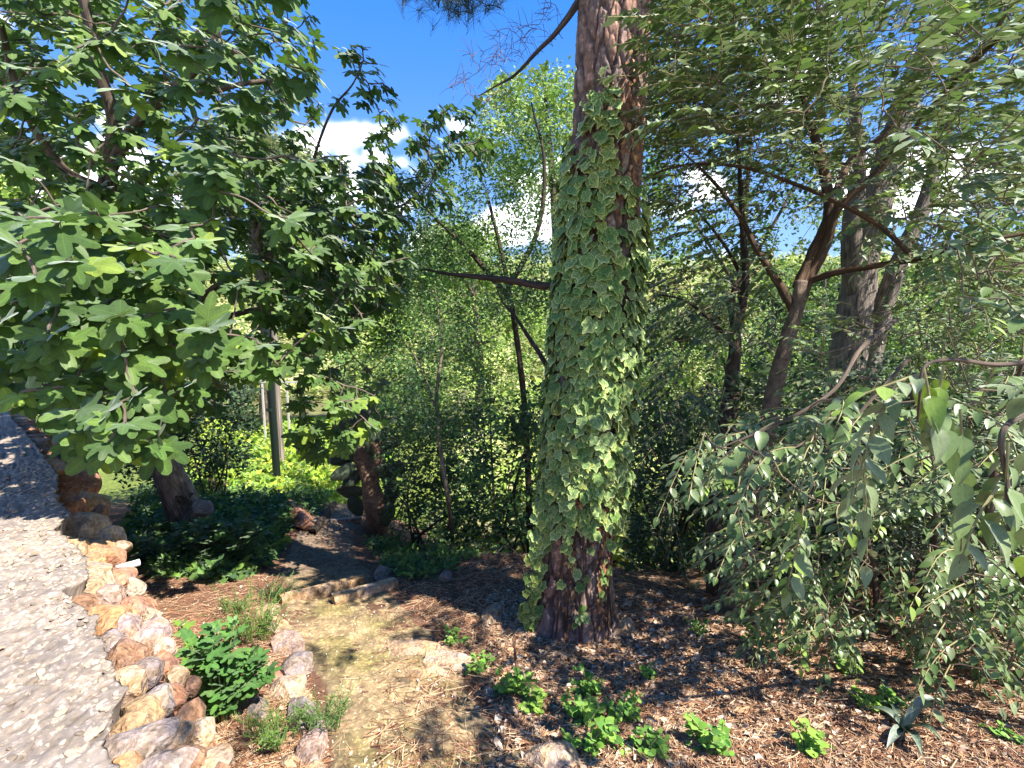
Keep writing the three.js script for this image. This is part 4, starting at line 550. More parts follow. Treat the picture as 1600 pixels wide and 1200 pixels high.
{ // dense shrub whose outer shoots hang close to the camera
  const b = onGround(1450, 1045), m = std(lin(0.2, 0.15, 0.11), { map: TX.bark });
  const E = (x, y, d, dx, dy, dz, len, n, size, k, sag = 0.6) => ({ p: at(x, y, d), d: V(dx, dy, dz).normalize(), len, n, size, k, sag });
  leafyTree('hackberry_shrub', 'grey green leafy shrub with long hanging shoots filling the lower right', 'shrub', b, { seed: 261, bark: m, trunks: 4, trunkName: 'stem', leaf: OVS, young: 0.12, skip: 0, sag: 0.4, hang: 0.35, size: 0.05, n: 13, len: 0.24, reach: 1.6,
    stems: [[[b.clone().add(V(0, -0.1, 0)), ...A3([[1455, 950, 2.2], [1462, 820, 2.2], [1450, 700, 2.1], [1420, 600, 2.0]])], [0.024, 0.02, 0.018, 0.014, 0.008]], [[b.clone().add(V(0.2, -0.1, 0.05)), ...A3([[1520, 980, 2.1], [1540, 850, 2.0], [1560, 700, 1.9], [1600, 560, 1.8]])], [0.022, 0.02, 0.016, 0.012, 0.007]], [[b.clone().add(V(-0.25, -0.1, -0.1)), ...A3([[1370, 950, 2.4], [1350, 820, 2.4], [1330, 700, 2.3], [1300, 600, 2.2]])], [0.022, 0.018, 0.015, 0.012, 0.006]], [[b.clone().add(V(0.5, -0.05, 0.2)), ...A3([[1600, 950, 1.7], [1640, 800, 1.5], [1660, 650, 1.3]])], [0.022, 0.018, 0.014, 0.009]],
      [A3([[1640, 560, 1.0], [1560, 570, 0.95], [1480, 562, 0.9], [1443, 575, 0.88], [1437, 620, 0.88], [1434, 660, 0.88]]), [0.006, 0.005, 0.004, 0.003, 0.0025, 0.002]], [A3([[1400, 500, 1.7], [1345, 545, 1.5], [1300, 612, 1.35], [1220, 660, 1.3], [1125, 700, 1.3]]), [0.008, 0.007, 0.005, 0.004, 0.002]], [A3([[1620, 640, 1.0], [1565, 680, 0.9], [1574, 760, 0.88], [1576, 830, 0.86]]), [0.006, 0.005, 0.004, 0.003]], [A3([[1420, 560, 1.5], [1300, 700, 1.4], [1255, 800, 1.3]]), [0.006, 0.004, 0.003]]],
    targets: [...scatter([[1180, 640], [1640, 560], [1640, 1000], [1440, 1060], [1300, 1000], [1190, 960], [1130, 800]], 1.7, 2.9, 470, 262, 0.05), ...scatter([[1060, 690], [1250, 620], [1620, 560], [1620, 760], [1330, 800], [1200, 820]], 1.2, 1.7, 66, 263, 0.06), ...scatter([[1440, 850], [1640, 820], [1640, 1060], [1480, 1040]], 1.5, 2.1, 80, 264, 0.05), ...scatter([[1190, 820], [1330, 850], [1330, 980], [1230, 1010], [1190, 900]], 1.8, 2.2, 22, 265, 0.07), ...scatter([[1240, 500], [1640, 380], [1640, 640], [1240, 700]], 1.9, 3.2, 130, 266, 0.08)],
    extra: [E(1437, 585, 0.9, -0.9, -0.1, 0.1, 0.12, 7, 0.075, (q) => (q > 0.5 ? 4 : 3), 0.2), E(1443, 575, 0.88, 0.2, -1, 0.1, 0.14, 8, 0.085, (q) => (q < 0.45 ? 4 : 3), 0.1), E(1475, 570, 0.9, 0.1, -1, 0.1, 0.16, 8, 0.085, (q) => (q < 0.4 ? 4 : 1), 0.1), E(1400, 600, 0.95, -0.6, -0.8, 0.2, 0.17, 9, 0.08, () => 3), E(1575, 690, 0.88, 0.05, -1, 0, 0.18, 9, 0.085, () => 1, 0.1), E(1560, 760, 0.88, -0.6, -0.5, 0.2, 0.12, 6, 0.085, () => 3), E(1255, 790, 1.2, -0.3, -0.9, 0.2, 0.16, 8, 0.075, (q) => (q < 0.3 ? 4 : 3)), E(1210, 660, 1.3, -1, -0.3, 0.1, 0.25, 12, 0.07, () => 1), E(1300, 640, 1.2, -0.5, -0.8, 0.2, 0.22, 12, 0.07, (q) => (q > 0.8 ? 4 : 1)), E(1340, 690, 1.1, 0.1, -1, 0.2, 0.2, 10, 0.075, () => 3), E(1595, 760, 0.82, 0.2, -0.8, 0.1, 0.14, 7, 0.085, (q) => (q > 0.5 ? 4 : 1)), E(1500, 640, 1.0, 0.1, -1, 0.1, 0.2, 10, 0.08, () => 1), E(1380, 640, 1.0, -0.2, -1, 0.1, 0.16, 9, 0.08, () => 3), E(1600, 600, 0.9, 0.3, -0.6, 0, 0.15, 7, 0.085, () => 3)] });
}
{ // pale poplar behind
  const b = at(1300, 840, 4.3); b.y = G(b.x, b.z);
  leafyTree('poplar_tree', 'thick pale grey trunked tree behind the brown forked tree on the right', 'tree', b, { seed: 291, bark: barkMat(lin(0.36, 0.32, 0.28), { bumpScale: 0.02 }), bark2: barkMat(lin(0.3, 0.26, 0.22)), trunks: 2, skip: 2, keep: 0, size: 0.06, n: 12, len: 0.4,
    stems: [[[b.clone().add(V(0, -0.3, 0)), ...A3([[1318, 620, 4.3], [1336, 480, 4.3], [1358, 360, 4.3], [1385, 260, 4.3], [1420, 150, 4.3], [1470, 50, 4.3], [1510, -120, 4.3]])], [0.19, 0.16, 0.14, 0.125, 0.11, 0.095, 0.085, 0.07]], [A3([[1345, 620, 4.4], [1375, 500, 4.35], [1400, 420, 4.3], [1440, 330, 4.3], [1480, 200, 4.3], [1540, 60, 4.3]]), [0.1, 0.085, 0.075, 0.06, 0.045, 0.025]], [A3([[1336, 480, 4.3], [1330, 380, 4.2], [1340, 260, 4.2], [1330, 100, 4.2]]), [0.09, 0.08, 0.06, 0.03]]],
    targets: [...scatter([[1250, -40], [1640, -40], [1640, 420], [1480, 420], [1300, 240]], 3.6, 5.4, 330, 292, 0.11), ...scatter([[1380, 420], [1640, 300], [1640, 640], [1400, 640]], 3.4, 5, 110, 293, 0.14)], colors: [lin(0.1, 0.16, 0.05), lin(0.14, 0.2, 0.07), lin(0.08, 0.13, 0.05), lin(0.17, 0.23, 0.1), lin(0.25, 0.36, 0.06)], reach: 4 });
}
// ------------------------------------------------------------------ small-leaved trees and undergrowth in the middle
const SM = leafMat(lin(1, 1, 1), { trans: 0.4, coat: 0.15, coatRough: 0.4 });
function fineTree(name, label, category, base, stems, spots, cols, seed, o = {}) {
  const t = thing(name, label, category, base, o.group), bark = o.bark || barkMat(lin(0.17, 0.125, 0.09));
  stems.forEach(([p, q], i) => part(i < (o.trunks || 1) ? o.trunkName || 'trunk' : 'limb', limb(p, q, { seg: 8, rad: 8, seed: seed + i }), bark, t));
  const g = growTwigs(nodesOf(stems.map((s) => s[0]), 0.1), spots.filter((_, k) => k % (o.every || 4) === 0), o.r0 || 0.006, 0.002, seed, 0, o.reach || 2.5); if (g) part('twig', g, bark, t, 'stuff');
  putSprigs(t, spots, o.geo || SPRIGS, SM, cols, seed, o.s0 || 0.7, o.s1 || 1.25); return t;
}
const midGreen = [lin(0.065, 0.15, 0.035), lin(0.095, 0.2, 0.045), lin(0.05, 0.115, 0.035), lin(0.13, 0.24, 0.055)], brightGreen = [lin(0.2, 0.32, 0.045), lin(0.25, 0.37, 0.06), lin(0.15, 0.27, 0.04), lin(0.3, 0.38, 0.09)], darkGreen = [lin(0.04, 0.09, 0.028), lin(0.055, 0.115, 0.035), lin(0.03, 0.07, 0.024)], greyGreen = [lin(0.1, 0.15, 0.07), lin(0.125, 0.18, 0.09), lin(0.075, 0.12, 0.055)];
const foot = (x, d, px = 0) => { const p = at(x, 700, d); p.y = G(p.x, p.z); return p; };
{ const b = onGround(706, 850); fineTree('sapling', 'thin pale stemmed sapling with small green leaves left of the pine', 'sapling', b, [[[b.clone().add(V(0, -0.1, 0)), ...A3([[700, 780, 3.9], [688, 700, 4.0], [682, 620, 4.1], [690, 540, 4.2], [680, 450, 4.3]])], [0.026, 0.022, 0.019, 0.016, 0.012, 0.006]], [A3([[682, 640, 4.1], [650, 560, 4.2], [620, 520, 4.3]]), [0.01, 0.008, 0.004]]], [...scatter([[600, 420], [740, 400], [770, 600], [740, 700], [620, 700], [590, 560]], 3.7, 5, 260, 302), ...scatter([[600, 640], [760, 640], [760, 760], [620, 760]], 3.7, 4.6, 70, 303)], midGreen, 301, { bark: barkMat(lin(0.4, 0.34, 0.28)), trunks: 1 }); }
{ const b = foot(830, 4.6); fineTree('acacia_tree', 'fine leaved tree with dark limbs behind the upper left of the pine trunk', 'tree', b, [[[b, ...A3([[820, 640, 4.6], [800, 480, 4.6], [780, 380, 4.6], [760, 300, 4.6]])], [0.035, 0.032, 0.026, 0.02, 0.012]], [A3([[800, 470, 4.6], [740, 400, 4.6], [690, 350, 4.7], [640, 300, 4.8]]), [0.03, 0.024, 0.016, 0.008]], [A3([[795, 450, 4.6], [840, 360, 4.5], [850, 250, 4.5], [830, 160, 4.5]]), [0.03, 0.024, 0.016, 0.008]]], [...scatter([[610, 290], [700, 240], [780, 300], [880, 330], [880, 430], [760, 430], [640, 420]], 4.2, 5.4, 420, 312), ...scatter([[700, 230], [790, 190], [880, 180], [890, 330], [780, 330]], 4.3, 5.4, 120, 313), ...scatter([[740, 430], [880, 420], [880, 480], [760, 500]], 3.4, 4.6, 70, 314)], midGreen, 311, { bark: barkMat(lin(0.12, 0.09, 0.065)) }); }
{ const b = foot(860, 5.6); fineTree('lime_tree', 'sunlit bright green tree behind the top of the ivy left of the pine', 'tree', b, [[[b, ...A3([[870, 560, 5.6], [870, 380, 5.7], [860, 240, 5.8], [850, 130, 5.8]])], [0.09, 0.08, 0.06, 0.04, 0.015]]], [...scatter([[770, 130], [830, 110], [905, 110], [905, 330], [790, 300], [730, 220]], 5.2, 6.6, 520, 322), ...scatter([[1005, 90], [1050, 40], [1060, 420], [1005, 420]], 5.2, 6.6, 110, 323)], brightGreen, 321, { geo: SPRIG }); }
const under = (label, x, y, d, poly, d0, d1, n, cols, seed, o = {}) => { const b = foot(x, d); b.y = G(b.x, b.z); const stems = []; const r = rng(seed); for (let k = 0; k < (o.stems || 5); k++) { const top = scatter(poly, d0, d1, 1, seed + 40 + k)[0]; stems.push([[b.clone().add(V((r() - 0.5) * 0.5, -0.1, (r() - 0.5) * 0.4)), b.clone().lerp(top, 0.5).add(V((r() - 0.5) * 0.2, 0.1, (r() - 0.5) * 0.2)), top], [0.016, 0.011, 0.004]]); } return fineTree('understory_shrub', label, 'shrub', b, stems, scatter(poly, d0, d1, n, seed + 1), cols, seed, { trunks: 0, geo: SPRIG, every: 5, ...o }); };
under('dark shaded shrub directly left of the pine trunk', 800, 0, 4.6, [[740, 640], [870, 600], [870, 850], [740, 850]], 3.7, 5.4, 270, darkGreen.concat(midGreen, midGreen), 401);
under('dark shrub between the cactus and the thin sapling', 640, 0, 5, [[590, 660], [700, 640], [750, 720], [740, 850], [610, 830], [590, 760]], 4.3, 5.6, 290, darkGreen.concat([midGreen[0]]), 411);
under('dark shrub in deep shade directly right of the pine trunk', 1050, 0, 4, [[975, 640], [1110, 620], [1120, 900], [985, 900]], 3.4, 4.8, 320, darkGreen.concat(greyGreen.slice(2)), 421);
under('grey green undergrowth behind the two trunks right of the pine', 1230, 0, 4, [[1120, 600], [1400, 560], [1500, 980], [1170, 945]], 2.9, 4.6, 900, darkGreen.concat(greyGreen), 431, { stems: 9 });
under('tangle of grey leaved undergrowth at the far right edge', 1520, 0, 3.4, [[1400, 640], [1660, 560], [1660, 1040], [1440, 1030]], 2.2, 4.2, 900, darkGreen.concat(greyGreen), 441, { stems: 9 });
under('dark dense shrub behind the fig trunk at left', 330, 0, 6.4, [[210, 560], [400, 570], [390, 720], [290, 760], [180, 740]], 5.6, 7.4, 520, darkGreen, 451, { stems: 7, s0: 1, s1: 1.6 });
under('bright green shrub beyond the right trees at middle height', 1330, 0, 7, [[1180, 470], [1640, 430], [1640, 660], [1180, 640]], 6, 8.4, 520, brightGreen.concat(midGreen), 461, { stems: 9, s0: 1, s1: 1.7 });
under('sunny lime green shrub seen just right of the pine at mid height', 1050, 0, 7, [[1000, 540], [1160, 540], [1180, 700], [1000, 700]], 6, 8, 300, brightGreen, 471, { s0: 1, s1: 1.6 });
under('mid green shrub behind the cactus at the end of the path', 600, 0, 8, [[520, 560], [700, 540], [700, 700], [560, 700]], 6.5, 9, 330, midGreen.concat(brightGreen), 481, { s0: 0.9, s1: 1.5 });
{ const b = foot(1150, 5.4); fineTree('ash_tree', 'fine leaved light tree behind the slender forked tree right of the pine', 'tree', b, [[[b, ...A3([[1150, 600, 5.4], [1160, 420, 5.5], [1170, 260, 5.6], [1180, 120, 5.6]])], [0.05, 0.045, 0.035, 0.025, 0.01]], [A3([[1160, 430, 5.5], [1220, 330, 5.5], [1270, 230, 5.6]]), [0.025, 0.018, 0.007]], [A3([[1158, 460, 5.5], [1100, 370, 5.5], [1050, 300, 5.6]]), [0.025, 0.018, 0.007]]], [...scatter([[1010, 150], [1300, 90], [1330, 500], [1010, 510]], 4.8, 6.6, 540, 342), ...scatter([[1300, 200], [1640, 150], [1640, 520], [1330, 520]], 5, 7, 360, 343)], midGreen.concat(brightGreen), 341, { geo: SPRIG, reach: 3 }); }
under('leafy green thicket across the gully seen between the sapling and the pine', 760, 0, 8, [[640, 470], [870, 450], [870, 640], [640, 660]], 7, 9.5, 430, brightGreen, 491, { s0: 0.9, s1: 1.5 });
// trees far beyond the garden
function farTree(label, px, py, d, rad, tall, cols, seed, n = 420) {
  const top = at(px, py, d), b = V(top.x, G(top.x, top.z), top.z), t = thing('background_tree', label, 'tree', b), r = rng(seed), spots = [];
  const mid = V(top.x, top.y - tall * 0.45, top.z); part('trunk', limb([b.clone().add(V(0, -0.3, 0)), b.clone().lerp(mid, 0.5).add(V(0.2, 0, 0)), mid, top], [0.22, 0.16, 0.11, 0.03], { rad: 9, seed }), barkMat(lin(0.2, 0.16, 0.12)), t);
  const lobes = []; for (let k = 0; k < 9; k++) { const a = r() * 6.28, h = r(); const c = V(top.x + Math.cos(a) * rad * 0.62, top.y - tall * (0.12 + 0.75 * h), top.z + Math.sin(a) * rad * 0.62); lobes.push([c, rad * (0.3 + 0.25 * r())]); const s = b.clone().lerp(top, clamp((c.y - b.y) / (top.y - b.y) - 0.18, 0.1, 0.9)); part('limb', limb([s, s.clone().lerp(c, 0.5).add(V(0, -0.1, 0)), c], [0.07, 0.05, 0.02], { seg: 4, rad: 6 }), barkMat(lin(0.2, 0.16, 0.12)), t); }
  for (let k = 0; k < n; k++) { const [c, q] = lobes[(r() * lobes.length) | 0], v = V(r() - 0.5, r() - 0.5, r() - 0.5).normalize().multiplyScalar(q * Math.pow(r(), 0.45)); spots.push(c.clone().add(v)); }
  putSprigs(t, spots, CLUMP, SM, cols, seed, 0.7, 1.25);
}
farTree('pale yellow green tree far off seen through gaps in the upper fig leaves', 385, 190, 14, 2.2, 5.5, [lin(0.22, 0.26, 0.1), lin(0.26, 0.3, 0.13), lin(0.17, 0.22, 0.08)], 501);
farTree('light green tree in the distance above the garden left of centre', 530, 330, 16, 2.6, 5, brightGreen, 511);
farTree('light green distant tree behind the fine leaved tree in the centre', 740, 365, 18, 3, 5, brightGreen.concat([lin(0.2, 0.24, 0.1)]), 521);
farTree('green distant tree at far left behind the fig crown', 90, 280, 12, 2.5, 5.5, brightGreen, 531);
farTree('green distant tree behind the far right foliage', 1560, 400, 13, 2.6, 4.5, brightGreen, 541);
farTree('hazy green distant tree between the pine and the forked tree', 1060, 470, 20, 2.4, 4, [lin(0.17, 0.22, 0.08), lin(0.14, 0.2, 0.06)], 551);
farTree('green distant tree behind the pale thick trunk', 1290, 425, 15, 2.2, 4, brightGreen.concat(midGreen), 561);
{ // scrub covering the slope beyond the gully
  const r = rng(601), pts = []; while (pts.length < 6800) { const z = -(8.8 + 62 * Math.pow(r(), 1.5)), x = (r() - 0.5) * (-z * 2.7 + 8); if (x < -1.2 && z > -19) continue; if (x < -2 && z > -24 && r() < 0.8) continue; pts.push(V(x, G(x, z) + 0.15 + 1.1 * r() * r(), z)); }
  const o = new THREE.InstancedMesh(CLUMP, SM, pts.length), c = new THREE.Color(), q = new THREE.Quaternion(), e = new THREE.Euler(), cols = [lin(0.38, 0.47, 0.09), lin(0.47, 0.52, 0.15), lin(0.3, 0.42, 0.07), lin(0.52, 0.49, 0.22), lin(0.23, 0.36, 0.06)];
  pts.forEach((p, i) => { const s = 0.9 + 1.3 * r(); o.setMatrixAt(i, new THREE.Matrix4().compose(p, q.setFromEuler(e.set(r() - 0.5, r() * 6, r() - 0.5)), V(s * 1.2, s, s * 1.2))); const k = cols[clamp(Math.floor(2.5 + 5 * fbm(p.x * 0.2, p.z * 0.2, 3) + (r() - 0.5) * 2.5), 0, 4)], f = 0.8 + 0.4 * r(); o.setColorAt(i, c.setRGB(k.r * f, k.g * f, k.b * f)); });
  o.name = 'hillside_scrub'; o.userData.kind = 'stuff'; scene.add(o); tag(o, 'sunlit yellow green scrub covering the far slope behind the trees', 'scrub');
}

// ------------------------------------------------------------------ prickly pear, posts, garden
{
  const b = onGround(586, 822), t = thing('prickly_pear', 'old prickly pear cactus with brown woody trunk and dark flat pads beside the path', 'cactus', b), d = 5.0, r = rng(701);
  const wood = std(lin(0.36, 0.24, 0.17), { map: TX.ring, bumpMap: TX.ringB, bumpScale: 0.012 });
  part('trunk', limb([b.clone().add(V(0, -0.1, 0)), at(588, 800, d), at(580, 760, d), at(570, 725, d), at(560, 700, d)], [0.15, 0.13, 0.105, 0.09, 0.075], { rad: 16, seg: 10, seed: 5, bump: 0.14 }), wood, t);
  part('branch', limb([at(576, 745, d), at(588, 738, 4.95), at(592, 715, 4.9), at(584, 690, 4.9)], [0.07, 0.065, 0.055, 0.05], { rad: 12, seed: 6, bump: 0.14 }), wood, t);
  const mats = [lin(0.07, 0.1, 0.06), lin(0.085, 0.12, 0.07), lin(0.055, 0.08, 0.05), lin(0.17, 0.19, 0.08)].map((c) => std(c, { roughness: 0.6, map: TX.grain }));
  const pad = (px, py, w, h, rot, turn, k, dd = d) => { const p = at(px, py, dd), s = project(p)[2] / FOC, g = new THREE.SphereGeometry(1, 28, 20), q = g.attributes.position; for (let i = 0; i < q.count; i++) { const x = q.getX(i), y = q.getY(i), z = q.getZ(i), wd = 1 - 0.22 * smooth(0.2, -1, y); q.setXYZ(i, x * w * s * 0.5 * wd, y * h * s * 0.5, z * 0.022 * (1 + 0.2 * noise(x * 3, y * 3, px)) + 0.02 * noise(x * 1.2, y * 1.2, py)); } g.computeVertexNormals(); g.rotateY(turn); g.rotateZ(rot); g.translate(p.x, p.y, p.z); part('pad', g, mats[k], t); };
  [[548, 688, 40, 74, 0.2, 0.3, 0], [535, 718, 46, 20, 0.1, 0.2, 2], [537, 738, 44, 22, 0.5, 0.3, 0], [552, 748, 40, 20, 0.7, 0.4, 2], [548, 768, 44, 22, -0.15, 0.2, 2], [582, 690, 26, 44, -0.3, 0.4, 1], [594, 686, 38, 54, -0.2, 0.3, 0], [588, 716, 22, 46, -0.05, 0.6, 3], [604, 738, 44, 26, -0.5, 0.5, 0], [606, 690, 40, 24, -0.5, 0.4, 1], [560, 672, 34, 46, 0.1, 0.9, 2], [606, 804, 24, 40, -0.2, 0.6, 1], [612, 770, 26, 46, -0.1, 0.7, 0], [596, 668, 22, 40, -0.2, 0.3, 2], [618, 735, 26, 34, -0.6, 0.5, 2], [574, 656, 36, 46, 0.2, 0.3, 0], [556, 790, 24, 36, 0.4, 0.6, 2]].forEach(([x, y, w, h, a, u, k], i) => pad(x, y, w, h, a, u, k, d + 0.12 * Math.sin(i * 2.1)));
}
{
  const b = onGround(433, 762), t = thing('lamp_post', 'slender dark green painted metal post standing at the edge of the sunny lawn', 'post', b), z = -b.z, top = at(418, 566, z), s = project(b)[2] / FOC;
  const g = new THREE.CylinderGeometry(5 * s, 5.6 * s, top.y - b.y + 1.2, 20, 8); const c = b.clone().lerp(top, 0.5), lean = V(top.x - b.x, top.y - b.y, 0).normalize(); g.rotateZ(-Math.asin(lean.x)); g.translate(c.x - lean.x * 0.4, c.y + 0.5, c.z); part('pole', g, std(lin(0.008, 0.016, 0.014), { roughness: 0.45, metalness: 0.3 }), t);
  const f = new THREE.CylinderGeometry(8 * s, 9 * s, 0.06, 20); f.translate(b.x, b.y + 0.03, b.z); part('foot', f, std(lin(0.008, 0.016, 0.014), { roughness: 0.5 }), t);
  const collar = new THREE.CylinderGeometry(6.6 * s, 6.6 * s, 0.05, 20); collar.translate(at(423, 640, z).x, at(423, 640, z).y, b.z); part('collar', collar, std(lin(0.008, 0.016, 0.014), { roughness: 0.5 }), t);
}
{
  const b = at(438, 690, 9.4); b.y = G(b.x, b.z); const t = thing('wooden_post', 'weathered pale grey wooden post just behind the dark metal post', 'post', b), s = project(b)[2] / FOC; const g = new THREE.CylinderGeometry(4 * s, 4.8 * s, 3.6, 14, 12); const p = g.attributes.position; for (let i = 0; i < p.count; i++) { const k = 1 + 0.08 * noise(p.getX(i) * 9, p.getY(i) * 2, p.getZ(i) * 9); p.setX(i, p.getX(i) * k); p.setZ(i, p.getZ(i) * k); } g.computeVertexNormals(); g.translate(b.x, b.y + 1.7, b.z); part('pole', g, barkMat(lin(0.36, 0.32, 0.28)), t);
}
{
  const d = 12, c = at(456, 606, d), y0 = G(c.x, c.z), t = thing('garden_rail', 'pale rail of two posts and a bar in the garden behind the posts', 'rail', V(c.x, y0, c.z)), m = std(lin(0.4, 0.38, 0.34), { roughness: 0.8 }), a = at(408, 597, d), e = at(470, 597, d);
  const bar = new THREE.BoxGeometry(e.x - a.x, 0.045, 0.04); bar.translate((a.x + e.x) / 2, a.y, c.z); part('bar', bar, m, t);
  for (const x of [a.x + 0.05, e.x - 0.35]) { const h = a.y - y0 + 0.1, g = new THREE.BoxGeometry(0.04, h, 0.04); g.translate(x, a.y - 0.04 - h / 2, c.z + 0.05); part('rail_post', g, m, t); }
}
{ // lawn and flower bed in the sun beyond the fig
  const r = rng(711), geo = sprigGeo(14, 0.12, 0.09, 74, 0.2), pts = []; while (pts.length < 5200) { const p = onPlane(mix(330, 600, r()), mix(640, 770, r()), -1.15 - 0.1 * r()); if (p.z < -22 || p.z > -6.6) continue; if (p.x > -1.9 + 0.02 * p.z && r() < 0.9) continue; pts.push(V(p.x + (r() - 0.5) * 0.6, 0, p.z + (r() - 0.5))); }
  pts.forEach((p) => { p.y = G(p.x, p.z) + 0.06 + 0.1 * r(); });
  const o = thing('lawn_growth', 'bright sunlit yellow green grass and low leafy growth around the dark post', 'grass', V(0, 0, 0)); const im = putSprigs(o, pts, geo, SM, [lin(0.32, 0.44, 0.04), lin(0.4, 0.48, 0.05), lin(0.2, 0.36, 0.04)], 712, 0.8, 1.8); o.remove(im); scene.remove(o); im.name = o.name; Object.assign(im.userData, o.userData, { kind: 'stuff' }); scene.add(im);
}
{ // low dark growth between fig and path
  const r = rng(721), pts = [], poly = [[215, 770], [300, 760], [400, 740], [470, 760], [520, 770], [500, 800], [450, 830], [420, 880], [360, 910], [250, 900], [210, 840]]; while (pts.length < 2600) { const x = mix(200, 520, r()), y = mix(730, 915, r()); if (!inPoly(x, y, poly)) continue; const p = onGround(x, y); p.y += 0.02 + 0.16 * r() * smooth(910, 860, y); pts.push(p); }
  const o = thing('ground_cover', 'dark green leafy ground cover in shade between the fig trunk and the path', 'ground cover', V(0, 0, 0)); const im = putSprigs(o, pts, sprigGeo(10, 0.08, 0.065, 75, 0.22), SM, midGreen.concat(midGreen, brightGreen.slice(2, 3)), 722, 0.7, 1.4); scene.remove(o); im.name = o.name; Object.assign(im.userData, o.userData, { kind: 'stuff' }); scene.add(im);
}
// leafy plants rooted in the ground
function plant(name, label, category, px, py, shoots, geo, cols, seed, o = {}) {
  const b = o.base || onGround(px, py), t = thing(name, label, category, b, o.group), r = rng(seed), leaves = [], stems = [];
  for (const [dx, up, n, size] of shoots) { const s = project(b)[2] / FOC, root = b.clone().add(V((r() - 0.5) * 0.06, -0.02, (r() - 0.5) * 0.06)), top = b.clone().add(V(dx * s, up * s, (r() - 0.5) * 0.12)), mid = root.clone().lerp(top, 0.55).add(V((r() - 0.5) * 0.03, 0.02, (r() - 0.5) * 0.03)); stems.push(limb([root, mid, top], [o.rad || 0.0035, 0.0025, 0.0014], { seg: 3, rad: 5, bump: 0 }));
    const m = Math.ceil(n * 0.45); rosette(leaves, top, V((r() - 0.5) * 0.5, 1, (r() - 0.5) * 0.5 + 0.2).normalize(), m, size, r, 0.25); for (let k = m; k < n; k++) { const q = 0.3 + 0.65 * r(), p = q < 0.55 ? root.clone().lerp(mid, q / 0.55) : mid.clone().lerp(top, (q - 0.55) / 0.45), a = r() * 6.28, d = V(Math.cos(a), 0.25 + 0.3 * r(), Math.sin(a)); leaves.push({ m: pose(p, d, V(d.x * -0.3, 1, d.z * -0.3 + 0.2), size * (0.7 + 0.5 * r())), size }); } }
  part('stem', mergeGeometries(stems), std(lin(0.2, 0.22, 0.08)), t, 'stuff');
  const { mats, tint } = palette(cols, o.leaf || { trans: 0.4, coat: 0.3, coatRough: 0.35 }); putLeaves(t, leaves, geo, mats, tint, seed + 1, o.keep ?? 300); return t;
}
const lush = [lin(0.14, 0.31, 0.035), lin(0.18, 0.37, 0.04), lin(0.1, 0.25, 0.035), lin(0.25, 0.43, 0.06)];
{ const r = rng(741), sh = []; for (let k = 0; k < 30; k++) sh.push([-46 + 110 * r(), 30 + 130 * r(), 10, 0.052]); plant('fig_sapling', 'bushy young sapling with lobed dark glossy leaves in the soil bed beside the wall', 'sapling', 350, 1130, sh, GEO.fig, [lin(0.08, 0.22, 0.045), lin(0.1, 0.27, 0.05), lin(0.14, 0.32, 0.06)], 742, { leaf: { map: figTex, trans: 0.35, coat: 0.35 }, rad: 0.005 }); }
plant('seedling', 'tall lime green lobed leaf shoot leaning beside the wall above the bushy sapling', 'seedling', 305, 1060, [[-10, 96, 7, 0.05], [6, 64, 6, 0.045], [-12, 46, 6, 0.045]], GEO.fig, [lin(0.22, 0.4, 0.04), lin(0.17, 0.34, 0.04)], 745, { leaf: { map: figTex, trans: 0.4, coat: 0.2 } });
{ const r = rng(751), sh = []; for (let k = 0; k < 52; k++) sh.push([-85 + 190 * r(), 16 + 62 * r(), 9, 0.08]); plant('fig_sucker', 'dark fig suckers with lobed leaves spreading around the foot of the fig trunk', 'shrub', 310, 905, sh, GEO.fig, [lin(0.075, 0.175, 0.045), lin(0.09, 0.21, 0.05), lin(0.06, 0.14, 0.04)], 752, { leaf: { map: figTex, trans: 0.32, coat: 0.3 }, base: onGround(305, 885) }); }
const weeds = [[750, 1052, 1, 'small bright weed tuft right of the pointed rock ledge'], [806, 1090, 1.5, 'pale lime weed left of the leafy patch at the lower middle'], [830, 1110, 1.1, 'lime weed sprawling just left of the big leafy patch', 1], [918, 1085, 1.5, 'upper clump of the bright leafy weed patch below the pine'], [905, 1125, 1.8, 'middle clump of the bright leafy weed patch below the pine'], [925, 1168, 2.2, 'largest lowest clump of the bright leafy weed patch below the pine'], [974, 1130, 1.5, 'leafy weed at the right side of the bright weed patch'], [1012, 1185, 1.5, 'leafy weed cut by the bottom edge right of the bright patch'], [1112, 1178, 1.8, 'leafy weed at the bottom edge below the bare litter'], [1270, 1178, 1.5, 'lime weed at the bottom edge left of the strap leaves', 1], [1392, 1108, 1, 'small weed just above the strap leaves'], [1182, 1008, 1.2, 'bright weed beside the foot of the forked tree'], [1322, 1052, 1, 'bright weed under the hanging grey green shoots'], [1096, 996, 0.9, 'tiny weed in the litter left of the ringed trunk foot'], [716, 1008, 0.9, 'star shaped weed by the rock ledge in the brown litter'], [610, 884, 0.9, 'bright lime weed at the right edge of the dim path', 1], [636, 888, 0.9, 'bright weed a little right of the path edge by the step'], [1360, 1112, 0.9, 'yellowish weed left of the strap leaves', 1], [1010, 1060, 0.7, 'single small weed in the litter below the pine foot'], [1560, 1160, 0.9, 'faint weed at the far right bottom corner']];
weeds.forEach(([x, y, s, label, lime], i) => { const r = rng(800 + i), sh = []; for (let k = 0; k < 3 + s * 5; k++) sh.push([(r() - 0.5) * 40 * s, 5 + r() * 28 * s, 8, 0.015 + 0.0048 * s]); plant('weed_plant', label, 'weed', x, y, sh, GEO.heart, lime ? [lin(0.25, 0.42, 0.05), lin(0.2, 0.36, 0.04)] : lush, 820 + i * 3); });
